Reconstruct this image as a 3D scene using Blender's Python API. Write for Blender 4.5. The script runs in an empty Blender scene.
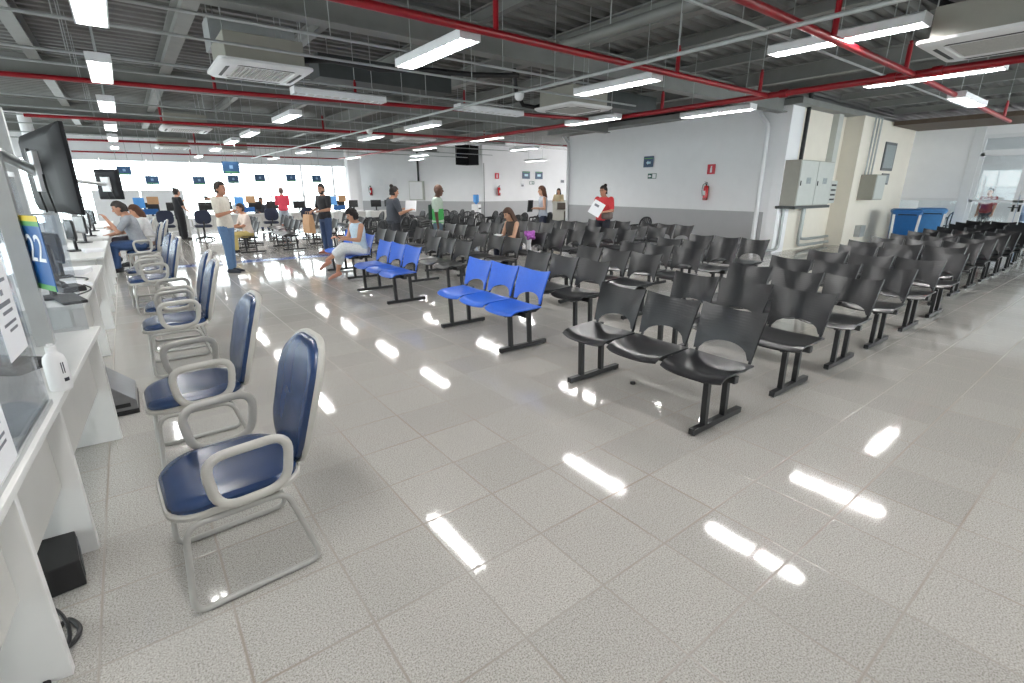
import bpy, bmesh, math, random
from mathutils import Vector, Matrix, Euler
random.seed(7)
SC = bpy.context.scene
COL = SC.collection
PI = math.pi
R = math.radians

# ------------------------------------------------------------------ camera
CH = 1.62
PITCH, YAW, FPX = R(17.3), R(37.4), 487.0
cd = bpy.data.cameras.new('camera')
cam = bpy.data.objects.new('camera', cd)
COL.objects.link(cam)
cam.location = (0, 0, CH)
cam.rotation_euler = (PI / 2 - PITCH, 0, -YAW)
cd.sensor_width = 36
cd.lens = FPX / 1024 * 36
cd.clip_start = 0.05
cd.clip_end = 200
SC.camera = cam

# ------------------------------------------------------------------ world, exposure
w = bpy.data.worlds.new('overcast_sky')
SC.world = w
w.use_nodes = True
wb = w.node_tree.nodes['Background']
wb.inputs[0].default_value = (0.97, 0.985, 1.0, 1)
wb.inputs[1].default_value = 6.0
SC.view_settings.view_transform = 'Standard'
SC.view_settings.look = 'None'
SC.view_settings.exposure = 0.3
SC.view_settings.gamma = 1.0
SC.view_settings.use_curve_mapping = False
SC.cycles.max_bounces = 8
SC.cycles.diffuse_bounces = 4
SC.cycles.glossy_bounces = 4
SC.cycles.transparent_max_bounces = 16
SC.cycles.use_denoising = True
SC.cycles.sample_clamp_indirect = 6
LAMP = 100.0

# ------------------------------------------------------------------ materials
def lin(c):
    return tuple((x / 12.92 if x <= 0.04045 else ((x + 0.055) / 1.055) ** 2.4) for x in c)

def rgb(r, g, b):
    return lin((r / 255, g / 255, b / 255))

def mat(name, col, rough=0.5, metal=0.0, var=0.06, scale=18.0, bump=0.0, spec=0.5, coat=0.0):
    m = bpy.data.materials.new(name)
    m.use_nodes = True
    nt = m.node_tree
    b = nt.nodes['Principled BSDF']
    tc = nt.nodes.new('ShaderNodeTexCoord')
    nz = nt.nodes.new('ShaderNodeTexNoise')
    nz.inputs['Scale'].default_value = scale
    nz.inputs['Detail'].default_value = 4
    nt.links.new(tc.outputs['Object'], nz.inputs['Vector'])
    rp = nt.nodes.new('ShaderNodeValToRGB')
    rp.color_ramp.elements[0].position = 0.3
    rp.color_ramp.elements[1].position = 0.7
    rp.color_ramp.elements[0].color = tuple(c * (1 - var) for c in col) + (1,)
    rp.color_ramp.elements[1].color = tuple(min(1, c * (1 + var)) for c in col) + (1,)
    nt.links.new(nz.outputs['Fac'], rp.inputs['Fac'])
    nt.links.new(rp.outputs['Color'], b.inputs['Base Color'])
    b.inputs['Roughness'].default_value = rough
    b.inputs['Metallic'].default_value = metal
    b.inputs['Specular IOR Level'].default_value = spec
    if coat:
        b.inputs['Coat Weight'].default_value = coat
        b.inputs['Coat Roughness'].default_value = 0.1
    if bump:
        bp = nt.nodes.new('ShaderNodeBump')
        bp.inputs['Strength'].default_value = bump
        bp.inputs['Distance'].default_value = 0.01
        nt.links.new(nz.outputs['Fac'], bp.inputs['Height'])
        nt.links.new(bp.outputs['Normal'], b.inputs['Normal'])
    return m

def emit(name, col, s):
    m = bpy.data.materials.new(name)
    m.use_nodes = True
    nt = m.node_tree
    for n in list(nt.nodes):
        nt.nodes.remove(n)
    o = nt.nodes.new('ShaderNodeOutputMaterial')
    e = nt.nodes.new('ShaderNodeEmission')
    e.inputs[0].default_value = col + (1,)
    e.inputs[1].default_value = s
    nt.links.new(e.outputs[0], o.inputs[0])
    return m

def glass(name, tint=(0.95, 0.98, 1.0), gloss=0.08, haze=0.0):
    m = bpy.data.materials.new(name)
    m.use_nodes = True
    nt = m.node_tree
    for n in list(nt.nodes):
        nt.nodes.remove(n)
    o = nt.nodes.new('ShaderNodeOutputMaterial')
    t = nt.nodes.new('ShaderNodeBsdfTransparent')
    t.inputs[0].default_value = tint + (1,)
    g = nt.nodes.new('ShaderNodeBsdfGlossy')
    g.inputs['Roughness'].default_value = 0.03
    fr = nt.nodes.new('ShaderNodeFresnel')
    fr.inputs[0].default_value = 1.45
    mx = nt.nodes.new('ShaderNodeMixShader')
    ml = nt.nodes.new('ShaderNodeMath')
    ml.operation = 'MULTIPLY_ADD'
    ml.inputs[1].default_value = 0.6
    ml.inputs[2].default_value = gloss * 0.5
    nt.links.new(fr.outputs[0], ml.inputs[0])
    nt.links.new(ml.outputs[0], mx.inputs[0])
    nt.links.new(t.outputs[0], mx.inputs[1])
    nt.links.new(g.outputs[0], mx.inputs[2])
    last = mx
    if haze:
        d = nt.nodes.new('ShaderNodeBsdfDiffuse')
        d.inputs[0].default_value = (0.8, 0.83, 0.88, 1)
        m2 = nt.nodes.new('ShaderNodeMixShader')
        m2.inputs[0].default_value = haze
        nt.links.new(mx.outputs[0], m2.inputs[1])
        nt.links.new(d.outputs[0], m2.inputs[2])
        last = m2
    nt.links.new(last.outputs[0], o.inputs[0])
    return m

def floor_material():
    m = bpy.data.materials.new('polished_granite_tiles')
    m.use_nodes = True
    nt = m.node_tree
    N, L = nt.nodes, nt.links
    b = N['Principled BSDF']
    tc = N.new('ShaderNodeTexCoord')
    sep = N.new('ShaderNodeSeparateXYZ')
    L.new(tc.outputs['Object'], sep.inputs[0])

    def mth(op, a, bb=None, c=None):
        n = N.new('ShaderNodeMath')
        n.operation = op
        for i, v in enumerate((a, bb, c)):
            if v is None:
                continue
            if isinstance(v, (int, float)):
                n.inputs[i].default_value = v
            else:
                L.new(v, n.inputs[i])
        return n.outputs[0]

    def grid(sock, off, pitch):
        t = mth('DIVIDE', mth('SUBTRACT', sock, off), pitch)
        f = mth('FRACT', t)
        d = mth('MULTIPLY', mth('MINIMUM', f, mth('SUBTRACT', 1.0, f)), pitch)
        return t, d
    tx, dx = grid(sep.outputs[0], 0.055, 0.4265)
    ty, dy = grid(sep.outputs[1], 0.685, 0.415)
    dist = mth('MINIMUM', dx, dy)
    mr = N.new('ShaderNodeMapRange')
    mr.inputs[1].default_value = 0.002
    mr.inputs[2].default_value = 0.007
    mr.inputs[3].default_value = 1.0
    mr.inputs[4].default_value = 0.0
    L.new(dist, mr.inputs[0])
    # per tile tone
    cmb = N.new('ShaderNodeCombineXYZ')
    L.new(mth('FLOOR', tx), cmb.inputs[0])
    L.new(mth('FLOOR', ty), cmb.inputs[1])
    wn = N.new('ShaderNodeTexWhiteNoise')
    L.new(cmb.outputs[0], wn.inputs[0])
    # granite speckle
    n1 = N.new('ShaderNodeTexNoise')
    n1.inputs['Scale'].default_value = 150
    n1.inputs['Detail'].default_value = 3
    n1.inputs['Roughness'].default_value = 0.7
    L.new(tc.outputs['Object'], n1.inputs['Vector'])
    r1 = N.new('ShaderNodeValToRGB')
    e = r1.color_ramp.elements
    e[0].position = 0.34
    e[0].color = rgb(140, 136, 130) + (1,)
    e[1].position = 0.62
    e[1].color = rgb(198, 195, 190) + (1,)
    em = r1.color_ramp.elements.new(0.48)
    em.color = rgb(176, 173, 168) + (1,)
    L.new(n1.outputs['Fac'], r1.inputs[0])
    n2 = N.new('ShaderNodeTexVoronoi')
    n2.inputs['Scale'].default_value = 110
    L.new(tc.outputs['Object'], n2.inputs['Vector'])
    r2 = N.new('ShaderNodeValToRGB')
    r2.color_ramp.elements[0].position = 0.10
    r2.color_ramp.elements[0].color = (0.55, 0.53, 0.51, 1)
    r2.color_ramp.elements[1].position = 0.30
    r2.color_ramp.elements[1].color = (1, 1, 1, 1)
    L.new(n2.outputs['Distance'], r2.inputs[0])
    mul = N.new('ShaderNodeMixRGB')
    mul.blend_type = 'MULTIPLY'
    mul.inputs[0].default_value = 0.8
    L.new(r1.outputs[0], mul.inputs[1])
    L.new(r2.outputs[0], mul.inputs[2])
    tone = N.new('ShaderNodeMapRange')
    tone.inputs[3].default_value = 0.93
    tone.inputs[4].default_value = 1.05
    L.new(wn.outputs['Value'], tone.inputs[0])
    hs = N.new('ShaderNodeHueSaturation')
    L.new(tone.outputs[0], hs.inputs['Value'])
    L.new(mul.outputs[0], hs.inputs['Color'])
    # dirt in some of the joints
    n3 = N.new('ShaderNodeTexNoise')
    n3.inputs['Scale'].default_value = 1.1
    n3.inputs['Detail'].default_value = 5
    L.new(tc.outputs['Object'], n3.inputs['Vector'])
    jr = N.new('ShaderNodeValToRGB')
    jr.color_ramp.elements[0].position = 0.38
    jr.color_ramp.elements[0].color = rgb(154, 149, 142) + (1,)
    jr.color_ramp.elements[1].position = 0.62
    jr.color_ramp.elements[1].color = rgb(136, 121, 107) + (1,)
    L.new(n3.outputs['Fac'], jr.inputs[0])
    mix = N.new('ShaderNodeMixRGB')
    L.new(mth('MULTIPLY', mr.outputs[0], 0.9), mix.inputs[0])
    L.new(hs.outputs[0], mix.inputs[1])
    L.new(jr.outputs[0], mix.inputs[2])
    L.new(mix.outputs[0], b.inputs['Base Color'])
    rr = N.new('ShaderNodeMapRange')
    rr.inputs[3].default_value = 0.035
    rr.inputs[4].default_value = 0.09
    L.new(n3.outputs['Fac'], rr.inputs[0])
    ra = mth('ADD', rr.outputs[0], mth('MULTIPLY', mr.outputs[0], 0.4))
    L.new(ra, b.inputs['Roughness'])
    b.inputs['Specular IOR Level'].default_value = 0.55
    bp = N.new('ShaderNodeBump')
    bp.inputs['Strength'].default_value = 0.25
    bp.inputs['Distance'].default_value = 0.002
    bp.invert = True
    L.new(mr.outputs[0], bp.inputs['Height'])
    L.new(bp.outputs[0], b.inputs['Normal'])
    return m

def slotted(name, col, rough=0.42):
    """moulded plastic with fine horizontal grooves (object Z)"""
    m = mat(name, col, rough, 0, 0.05, 30)
    nt = m.node_tree
    b = nt.nodes['Principled BSDF']
    tc = nt.nodes.new('ShaderNodeTexCoord')
    wv = nt.nodes.new('ShaderNodeTexWave')
    wv.bands_direction = 'Z'
    wv.inputs['Scale'].default_value = 16.0
    wv.inputs['Distortion'].default_value = 0
    nt.links.new(tc.outputs['Object'], wv.inputs['Vector'])
    bp = nt.nodes.new('ShaderNodeBump')
    bp.inputs['Strength'].default_value = 0.12
    bp.inputs['Distance'].default_value = 0.004
    nt.links.new(wv.outputs['Fac'], bp.inputs['Height'])
    nt.links.new(bp.outputs['Normal'], b.inputs['Normal'])
    return m

M = {}
M['floor'] = floor_material()
M['white_wall'] = mat('white_wall_paint', rgb(244, 244, 246), 0.55, 0, 0.015, 3)
M['cream_wall'] = mat('cream_wall_paint', rgb(234, 227, 214), 0.6, 0, 0.02, 3)
M['grey_band'] = mat('grey_wall_band', rgb(178, 178, 180), 0.5, 0, 0.02, 3)
M['deck'] = mat('steel_deck', rgb(121, 121, 119), 0.5, 0.25, 0.14, 2.0)
M['steel'] = mat('painted_steel_beam', rgb(133, 134, 131), 0.5, 0.1, 0.08, 3)
M['dark_steel'] = mat('dark_steel', rgb(70, 74, 74), 0.5, 0.2, 0.1, 4)
M['conduit'] = mat('galvanised_conduit', rgb(176, 180, 180), 0.4, 0.3, 0.06, 8)
M['red_pipe'] = mat('red_sprinkler_paint', rgb(146, 14, 28), 0.3, 0, 0.08, 10)
M['white_metal'] = mat('white_enamel', rgb(232, 233, 235), 0.4, 0, 0.02, 6)
M['white_plastic'] = mat('white_plastic', rgb(228, 228, 228), 0.4, 0, 0.02, 8)
M['grille'] = mat('grey_grille', rgb(178, 176, 172), 0.6, 0, 0.08, 60)
M['black_plastic'] = slotted('black_moulded_plastic', rgb(25, 26, 29), 0.29)
M['blue_plastic'] = slotted('blue_moulded_plastic', rgb(40, 98, 205), 0.36)
M['black_metal'] = mat('black_powder_coat', rgb(26, 27, 29), 0.4, 0, 0.08, 20)
M['chrome'] = mat('bright_metal_glide', rgb(190, 190, 190), 0.25, 0.9, 0.05, 20)
M['black'] = mat('matt_black', rgb(24, 24, 26), 0.5, 0, 0.08, 20)
M['monobloc'] = mat('black_resin', rgb(30, 31, 34), 0.33, 0, 0.06, 20)
M['navy'] = mat('navy_vinyl', rgb(36, 58, 96), 0.27, 0, 0.1, 5, 0.02)
M['navy_fabric'] = mat('dark_navy_fabric', rgb(26, 34, 56), 0.7, 0, 0.1, 40)
M['chair_grey'] = mat('light_grey_resin', rgb(188, 186, 180), 0.42, 0, 0.04, 12)
M['chair_tube'] = mat('grey_painted_tube', rgb(172, 171, 167), 0.35, 0.15, 0.04, 12)
M['desk_white'] = mat('white_laminate', rgb(226, 226, 224), 0.35, 0, 0.02, 5)
M['desk_grey'] = mat('pale_grey_laminate', rgb(205, 204, 200), 0.4, 0, 0.03, 5)
M['acrylic'] = glass('clear_acrylic', (0.93, 0.95, 0.97), 0.06, 0.035)
M['glass'] = glass('window_glass', (0.93, 0.97, 0.97), 0.08)
M['alu'] = mat('silver_aluminium', rgb(196, 198, 198), 0.35, 0.5, 0.04, 8)
M['paper'] = mat('white_paper', rgb(240, 241, 244), 0.6, 0, 0.01, 6)
M['ink'] = mat('grey_print', rgb(120, 122, 130), 0.6, 0, 0.05, 20)
M['dark_ink'] = mat('dark_print', rgb(52, 54, 62), 0.6, 0, 0.05, 20)
M['tv_back'] = mat('charcoal_tv_shell', rgb(24, 25, 29), 0.6, 0, 0.06, 12)
M['tv_back'].node_tree.nodes['Principled BSDF'].inputs['Specular IOR Level'].default_value = 0.25
M['screen'] = mat('dark_screen', rgb(20, 21, 24), 0.12, 0, 0.05, 5)
M['blue_bin'] = mat('blue_bin_plastic', rgb(28, 96, 158), 0.4, 0, 0.06, 8)
M['blue_bin2'] = mat('pale_blue_bin_plastic', rgb(70, 132, 190), 0.4, 0, 0.06, 8)
M['water_blue'] = mat('blue_water_bottle', rgb(90, 160, 230), 0.2, 0, 0.05, 8)
M['cab_grey'] = mat('grey_enclosure_paint', rgb(196, 199, 194), 0.42, 0, 0.03, 6)
M['cab_side'] = mat('beige_grey_enclosure_paint', rgb(160, 158, 148), 0.45, 0, 0.03, 6)
M['sign_blue'] = mat('blue_sign_face', rgb(24, 66, 104), 0.4, 0, 0.03, 8)
M['sign_22'] = mat('blue_number_card', rgb(32, 94, 160), 0.4, 0, 0.03, 8)
M['sign_green'] = mat('green_sign_face', rgb(34, 92, 82), 0.4, 0, 0.03, 8)
M['sign_red'] = mat('red_sign_face', rgb(200, 30, 54), 0.4, 0, 0.03, 8)
M['yellow'] = mat('yellow_print', rgb(226, 200, 70), 0.5, 0, 0.03, 8)
M['lime'] = mat('green_print', rgb(90, 160, 90), 0.5, 0, 0.03, 8)
M['sky_print'] = mat('pale_blue_print', rgb(190, 225, 240), 0.5, 0, 0.02, 8)
M['dead_tube'] = mat('unlit_tube_glass', rgb(214, 214, 210), 0.3, 0, 0.02, 8)
M['dull_blue'] = mat('dull_blue_print', rgb(120, 152, 186), 0.5, 0, 0.02, 8)
M['lamp'] = emit('fluorescent_tube_light', (1.0, 0.985, 0.96), LAMP)
M['ext_red'] = mat('extinguisher_red', rgb(200, 36, 44), 0.25, 0, 0.04, 8)
M['frame_grey'] = mat('notice_frame', rgb(92, 96, 98), 0.4, 0.2, 0.05, 8)
M['notice'] = mat('notice_print', rgb(150, 158, 160), 0.5, 0, 0.25, 30)
M['stripe_blue'] = mat('blue_floor_tape', rgb(92, 122, 196), 0.15, 0, 0.06, 6)
M['kraft'] = mat('kraft_paper', rgb(186, 146, 108), 0.7, 0, 0.06, 14)
M['wood'] = mat('beige_laminate', rgb(196, 192, 182), 0.45, 0, 0.03, 6)
M['brown_wall'] = mat('brown_board', rgb(92, 78, 66), 0.6, 0, 0.1, 6)
M['dark_wedge'] = mat('brushed_grey_metal', rgb(120, 120, 122), 0.3, 0.5, 0.06, 30)
M['speaker_black'] = mat('speaker_cloth', rgb(20, 20, 22), 0.9, 0, 0.08, 40, 0, 0.1)
M['purple'] = mat('purple_petals', rgb(176, 96, 186), 0.6, 0, 0.3, 60)

# ------------------------------------------------------------------ mesh builder
class MB:
    def __init__(self):
        self.bm = bmesh.new()

    def _put(self, verts, faces):
        vs = [self.bm.verts.new(v) for v in verts]
        for f in faces:
            try:
                self.bm.faces.new([vs[i] for i in f])
            except ValueError:
                pass
        return vs

    def box(self, c, s, rot=None):
        m = Matrix.Translation(Vector(c))
        if rot is not None:
            m = m @ Euler(rot).to_matrix().to_4x4()
        x, y, z = s[0] / 2, s[1] / 2, s[2] / 2
        vs = [m @ Vector(p) for p in ((-x, -y, -z), (x, -y, -z), (x, y, -z), (-x, y, -z), (-x, -y, z), (x, -y, z), (x, y, z), (-x, y, z))]
        self._put(vs, [(0, 3, 2, 1), (4, 5, 6, 7), (0, 1, 5, 4), (1, 2, 6, 5), (2, 3, 7, 6), (3, 0, 4, 7)])
        return self

    def span(self, a, b):
        return self.box([(a[i] + b[i]) / 2 for i in range(3)], [abs(b[i] - a[i]) for i in range(3)])

    def loft(self, rings, cap=True, closed=False):
        n = len(rings[0])
        vs = [[self.bm.verts.new(p) for p in r] for r in rings]
        k = len(rings)
        for i in range(k if closed else k - 1):
            a, b = vs[i], vs[(i + 1) % k]
            for j in range(n):
                try:
                    self.bm.faces.new((a[j], a[(j + 1) % n], b[(j + 1) % n], b[j]))
                except ValueError:
                    pass
        if cap and not closed:
            try:
                self.bm.faces.new(vs[0][::-1])
                self.bm.faces.new(vs[-1])
            except ValueError:
                pass
        return self

    def tube(self, pts, r, n=10, closed=False, sx=1.0):
        pts = [Vector(p) for p in pts]
        k = len(pts)
        rings = []
        up = None
        for i in range(k):
            if closed:
                t = (pts[(i + 1) % k] - pts[i - 1])
            else:
                t = pts[min(i + 1, k - 1)] - pts[max(i - 1, 0)]
            t.normalize()
            if up is None:
                a = Vector((0, 0, 1)) if abs(t.z) < 0.9 else Vector((1, 0, 0))
                up = (a - t * a.dot(t)).normalized()
            else:
                up = (up - t * up.dot(t)).normalized()
            s = t.cross(up)
            rr = r[i] if isinstance(r, (list, tuple)) else r
            rings.append([pts[i] + (up * math.cos(q) + s * math.sin(q) * sx) * rr for q in [2 * PI * j / n for j in range(n)]])
        return self.loft(rings, True, closed)

    def bar(self, a, b, r, n=10):
        return self.tube([a, b], r, n)

    def sphere(self, c, r, u=12, v=8, rot=None):
        if isinstance(r, (int, float)):
            r = (r, r, r)
        m = Euler(rot).to_matrix() if rot is not None else Matrix.Identity(3)
        c = Vector(c)
        rings = []
        for i in range(1, v):
            th = PI * i / v
            rings.append([c + m @ Vector((r[0] * math.sin(th) * math.cos(2 * PI * j / u), r[1] * math.sin(th) * math.sin(2 * PI * j / u), -r[2] * math.cos(th))) for j in range(u)])
        vs = [[self.bm.verts.new(p) for p in ring] for ring in rings]
        a = self.bm.verts.new(c + m @ Vector((0, 0, -r[2])))
        b = self.bm.verts.new(c + m @ Vector((0, 0, r[2])))
        for i in range(len(vs) - 1):
            for j in range(u):
                self.bm.faces.new((vs[i][j], vs[i][(j + 1) % u], vs[i + 1][(j + 1) % u], vs[i + 1][j]))
        for j in range(u):
            self.bm.faces.new((a, vs[0][(j + 1) % u], vs[0][j]))
            self.bm.faces.new((b, vs[-1][j], vs[-1][(j + 1) % u]))
        return self

    def prism(self, outline, d, axis='z', o=0.0):
        """outline in 2D extruded by d along axis from o"""
        f = {'z': lambda p, t: (p[0], p[1], t), 'x': lambda p, t: (t, p[0], p[1]), 'y': lambda p, t: (p[0], t, p[1])}[axis]
        return self.loft([[f(p, o) for p in outline], [f(p, o + d) for p in outline]])

    def sheet(self, grid, th, direction=None):
        """grid of points -> closed thin shell of thickness th"""
        nu, nv = len(grid), len(grid[0])
        g = [[Vector(p) for p in row] for row in grid]
        nr = [[None] * nv for _ in range(nu)]
        for i in range(nu):
            for j in range(nv):
                du = g[min(i + 1, nu - 1)][j] - g[max(i - 1, 0)][j]
                dv = g[i][min(j + 1, nv - 1)] - g[i][max(j - 1, 0)]
                q = du.cross(dv)
                nr[i][j] = q.normalized() if q.length > 1e-9 else Vector((0, 0, 1))
        A = [[self.bm.verts.new(g[i][j]) for j in range(nv)] for i in range(nu)]
        B = [[self.bm.verts.new(g[i][j] - nr[i][j] * th) for j in range(nv)] for i in range(nu)]
        for i in range(nu - 1):
            for j in range(nv - 1):
                self.bm.faces.new((A[i][j], A[i + 1][j], A[i + 1][j + 1], A[i][j + 1]))
                self.bm.faces.new((B[i][j], B[i][j + 1], B[i + 1][j + 1], B[i + 1][j]))
        for i in range(nu - 1):
            self.bm.faces.new((A[i][0], B[i][0], B[i + 1][0], A[i + 1][0]))
            self.bm.faces.new((A[i][-1], A[i + 1][-1], B[i + 1][-1], B[i][-1]))
        for j in range(nv - 1):
            self.bm.faces.new((A[0][j], A[0][j + 1], B[0][j + 1], B[0][j]))
            self.bm.faces.new((A[-1][j], B[-1][j], B[-1][j + 1], A[-1][j + 1]))
        return self

    def mesh(self, name, m, smooth=False, bevel=0.0):
        bmesh.ops.recalc_face_normals(self.bm, faces=self.bm.faces)
        if bevel:
            es = [e for e in self.bm.edges if len(e.link_faces) == 2 and e.calc_face_angle(0) > 0.7]
            bmesh.ops.bevel(self.bm, geom=es, offset=bevel, segments=2, affect='EDGES', profile=0.6)
        me = bpy.data.meshes.new(name)
        self.bm.to_mesh(me)
        self.bm.free()
        if m is not None:
            me.materials.append(m)
        if smooth:
            for p in me.polygons:
                p.use_smooth = True
            try:
                me.set_sharp_from_angle(angle=R(38))
            except Exception:
                pass
        return me

    def build(self, name, m, parent=None, smooth=False, bevel=0.0):
        me = self.mesh(name, m, smooth, bevel)
        return link(name, me, parent)

def link(name, me, parent=None):
    o = bpy.data.objects.new(name, me)
    COL.objects.link(o)
    if parent is not None:
        o.parent = parent
    return o

def tag(o, label, cat, group=None, kind=None):
    if label:
        o['label'] = label
    if cat:
        o['category'] = cat
    if group:
        o['group'] = group
    if kind:
        o['kind'] = kind
    return o

def thing(name, label, cat, loc=(0, 0, 0), rz=0.0, group=None):
    o = bpy.data.objects.new(name, None)
    COL.objects.link(o)
    o.location = loc
    o.rotation_euler = (0, 0, rz)
    o.empty_display_size = 0.1
    return tag(o, label, cat, group)

def struct(o, name=None):
    o['kind'] = 'structure'
    return o

KIDS = {}
def kids(o):
    return [c for c in COL.objects if c.parent == o]

def remember(root):
    """cache the tree so that copies need no searching"""
    KIDS[root.name] = [(c, kids(c)) for c in kids(root)]
    return root

def dup(root, loc, rz, label, group=None, scale=None):
    r = root.copy()
    COL.objects.link(r)
    r.location = loc
    r.rotation_euler = (0, 0, rz)
    if scale:
        r.scale = scale
    r['label'] = label
    if group:
        r['group'] = group
    for c, gs in KIDS[root.name]:
        d = c.copy()
        COL.objects.link(d)
        d.parent = r
        for g in gs:
            e = g.copy()
            COL.objects.link(e)
            e.parent = d
    return r

class Stamp:
    """first call places the prototype itself, later calls place copies"""
    def __init__(self, root):
        self.root = remember(root)
        self.used = False

    def __call__(self, loc, rz, label, group=None, scale=None):
        if not self.used:
            self.used = True
            o = self.root
            o.location = loc
            o.rotation_euler = (0, 0, rz)
            if scale:
                o.scale = scale
            o['label'] = label
            if group:
                o['group'] = group
            return o
        return dup(self.root, loc, rz, label, group, scale)

def fillet(pts, r, n=5, closed=True):
    """round the corners of a 3D polyline"""
    pts = [Vector(p) for p in pts]
    out = []
    k = len(pts)
    for i in range(k):
        if not closed and i in (0, k - 1):
            out.append(pts[i])
            continue
        a, p, b = pts[i - 1], pts[i], pts[(i + 1) % k]
        u, v = (a - p), (b - p)
        rr = min(r, u.length * 0.49, v.length * 0.49)
        p0, p1 = p + u.normalized() * rr, p + v.normalized() * rr
        for j in range(n + 1):
            t = j / n
            out.append(p0 * (1 - t) ** 2 + p * 2 * t * (1 - t) + p1 * t ** 2)
    return out

def rrect(wd, hg, r, n=6, cx=0, cy=0):
    out = []
    for sx, sy, a0 in ((1, 1, 0), (-1, 1, PI / 2), (-1, -1, PI), (1, -1, 1.5 * PI)):
        for j in range(n + 1):
            a = a0 + PI / 2 * j / n
            out.append((cx + sx * (wd / 2 - r) + r * math.cos(a), cy + sy * (hg / 2 - r) + r * math.sin(a)))
    return out

def ordinal(n):
    return ['first', 'second', 'third', 'fourth', 'fifth', 'sixth', 'seventh', 'eighth', 'ninth', 'tenth', 'eleventh', 'twelfth', 'thirteenth', 'fourteenth', 'fifteenth', 'sixteenth'][n]

# ================================================================== SETTING
WT = 3.62           # top of the walls
DECK = 3.95
def slab(name, a, b, m, bevel=0.0, parent=None):
    o = MB().span(a, b).build(name, M[m], parent, False, bevel)
    if parent is None:
        struct(o)
    return o

slab('floor', (-7, -4, -0.1), (28, 33, 0), 'floor')

# corrugated steel deck, ribs along X
g = MB()
prof = []
y = -4.0
while y < 33:
    prof += [(y, DECK), (y + 0.09, DECK), (y + 0.125, DECK + 0.07), (y + 0.215, DECK + 0.07)]
    y += 0.25
ring0 = [(-7, p[0], p[1]) for p in prof] + [(-7, prof[-1][0], DECK + 0.16), (-7, -4, DECK + 0.16)]
ring1 = [(28, p[1], p[2]) for p in ring0]
g.loft([ring0, ring1], cap=True)
struct(g.build('ceiling', M['deck']))

def ibeam(name, p, q, h, wd, tf=0.025, m='steel'):
    """I-beam from p to q, p and q on the underside"""
    p, q = Vector(p), Vector(q)
    d = (q - p).normalized()
    s = Vector((-d.y, d.x, 0))
    u = Vector((0, 0, 1))
    prof = [(-wd / 2, 0), (wd / 2, 0), (wd / 2, tf), (0.012, tf), (0.012, h - tf), (wd / 2, h - tf), (wd / 2, h), (-wd / 2, h), (-wd / 2, h - tf), (-0.012, h - tf), (-0.012, tf), (-wd / 2, tf)]
    o = MB().loft([[p + s * a + u * b for a, b in prof], [q + s * a + u * b for a, b in prof]]).build(name, M[m])
    return struct(o)

for Y in (6.45, 12.2, 17.9, 23.4):
    ibeam('beam', (-6.5, Y, 3.45), (13.4 if Y < 15 else 13.3, Y, 3.45), 0.36, 0.24)
ibeam('beam', (-6.5, 0.6, 3.45), (21.4, 0.6, 3.45), 0.36, 0.24)
for X in (-4.2, -0.75, 1.02, 2.65, 4.3, 5.95, 7.6, 9.25, 10.9, 12.5):
    big = X in (-0.75, 1.02, 5.95, 10.9)
    h = 0.28 if big else 0.16
    ibeam('joist', (X, -3.8, DECK - h), (X, 26.8, DECK - h), h, 0.17 if big else 0.11, 0.02)
for X in (15.0, 17.0, 19.0):
    ibeam('joist', (X, -3.8, DECK - 0.16), (X, 5.8, DECK - 0.16), 0.16, 0.11, 0.02)

# ---- wall on the right with the extinguisher (very slightly askew to the hall)
WA = (13.5, 6.3)
WB = (14.3, 15.0)
WANG = math.atan2(WB[0] - WA[0], WB[1] - WA[1])
def wallx(Y):
    return WA[0] + (WB[0] - WA[0]) * (Y - WA[1]) / (WB[1] - WA[1])

def prism_xy(name, pts, z0, z1, m, parent=None):
    o = MB().prism(pts, z1 - z0, 'z', z0).build(name, M[m], parent)
    if parent is None:
        struct(o)
    return o
prism_xy('wall_right', [WA, (WA[0] + 0.25, WA[1]), (WB[0] + 0.25, WB[1]), WB], 0, WT, 'white_wall')
e = 0.006
prism_xy('trim_1', [(wallx(6.62) - e, 6.62), (wallx(6.62), 6.62), (WB[0], WB[1]), (WB[0] - e, WB[1])], 0, 1.05, 'grey_band')
slab('wall_corner', (13.5, 6.25, 0), (14.15, 6.5, WT), 'white_wall')
slab('wall_recess', (14.15, 6.32, 0), (17.0, 6.55, WT), 'cream_wall')
slab('wall_step', (17.0, 5.85, 0), (21.6, 6.55, WT), 'cream_wall')
slab('trim_2', (13.4, 6.0, WT), (21.7, 15.3, WT + 0.14), 'steel')
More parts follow.
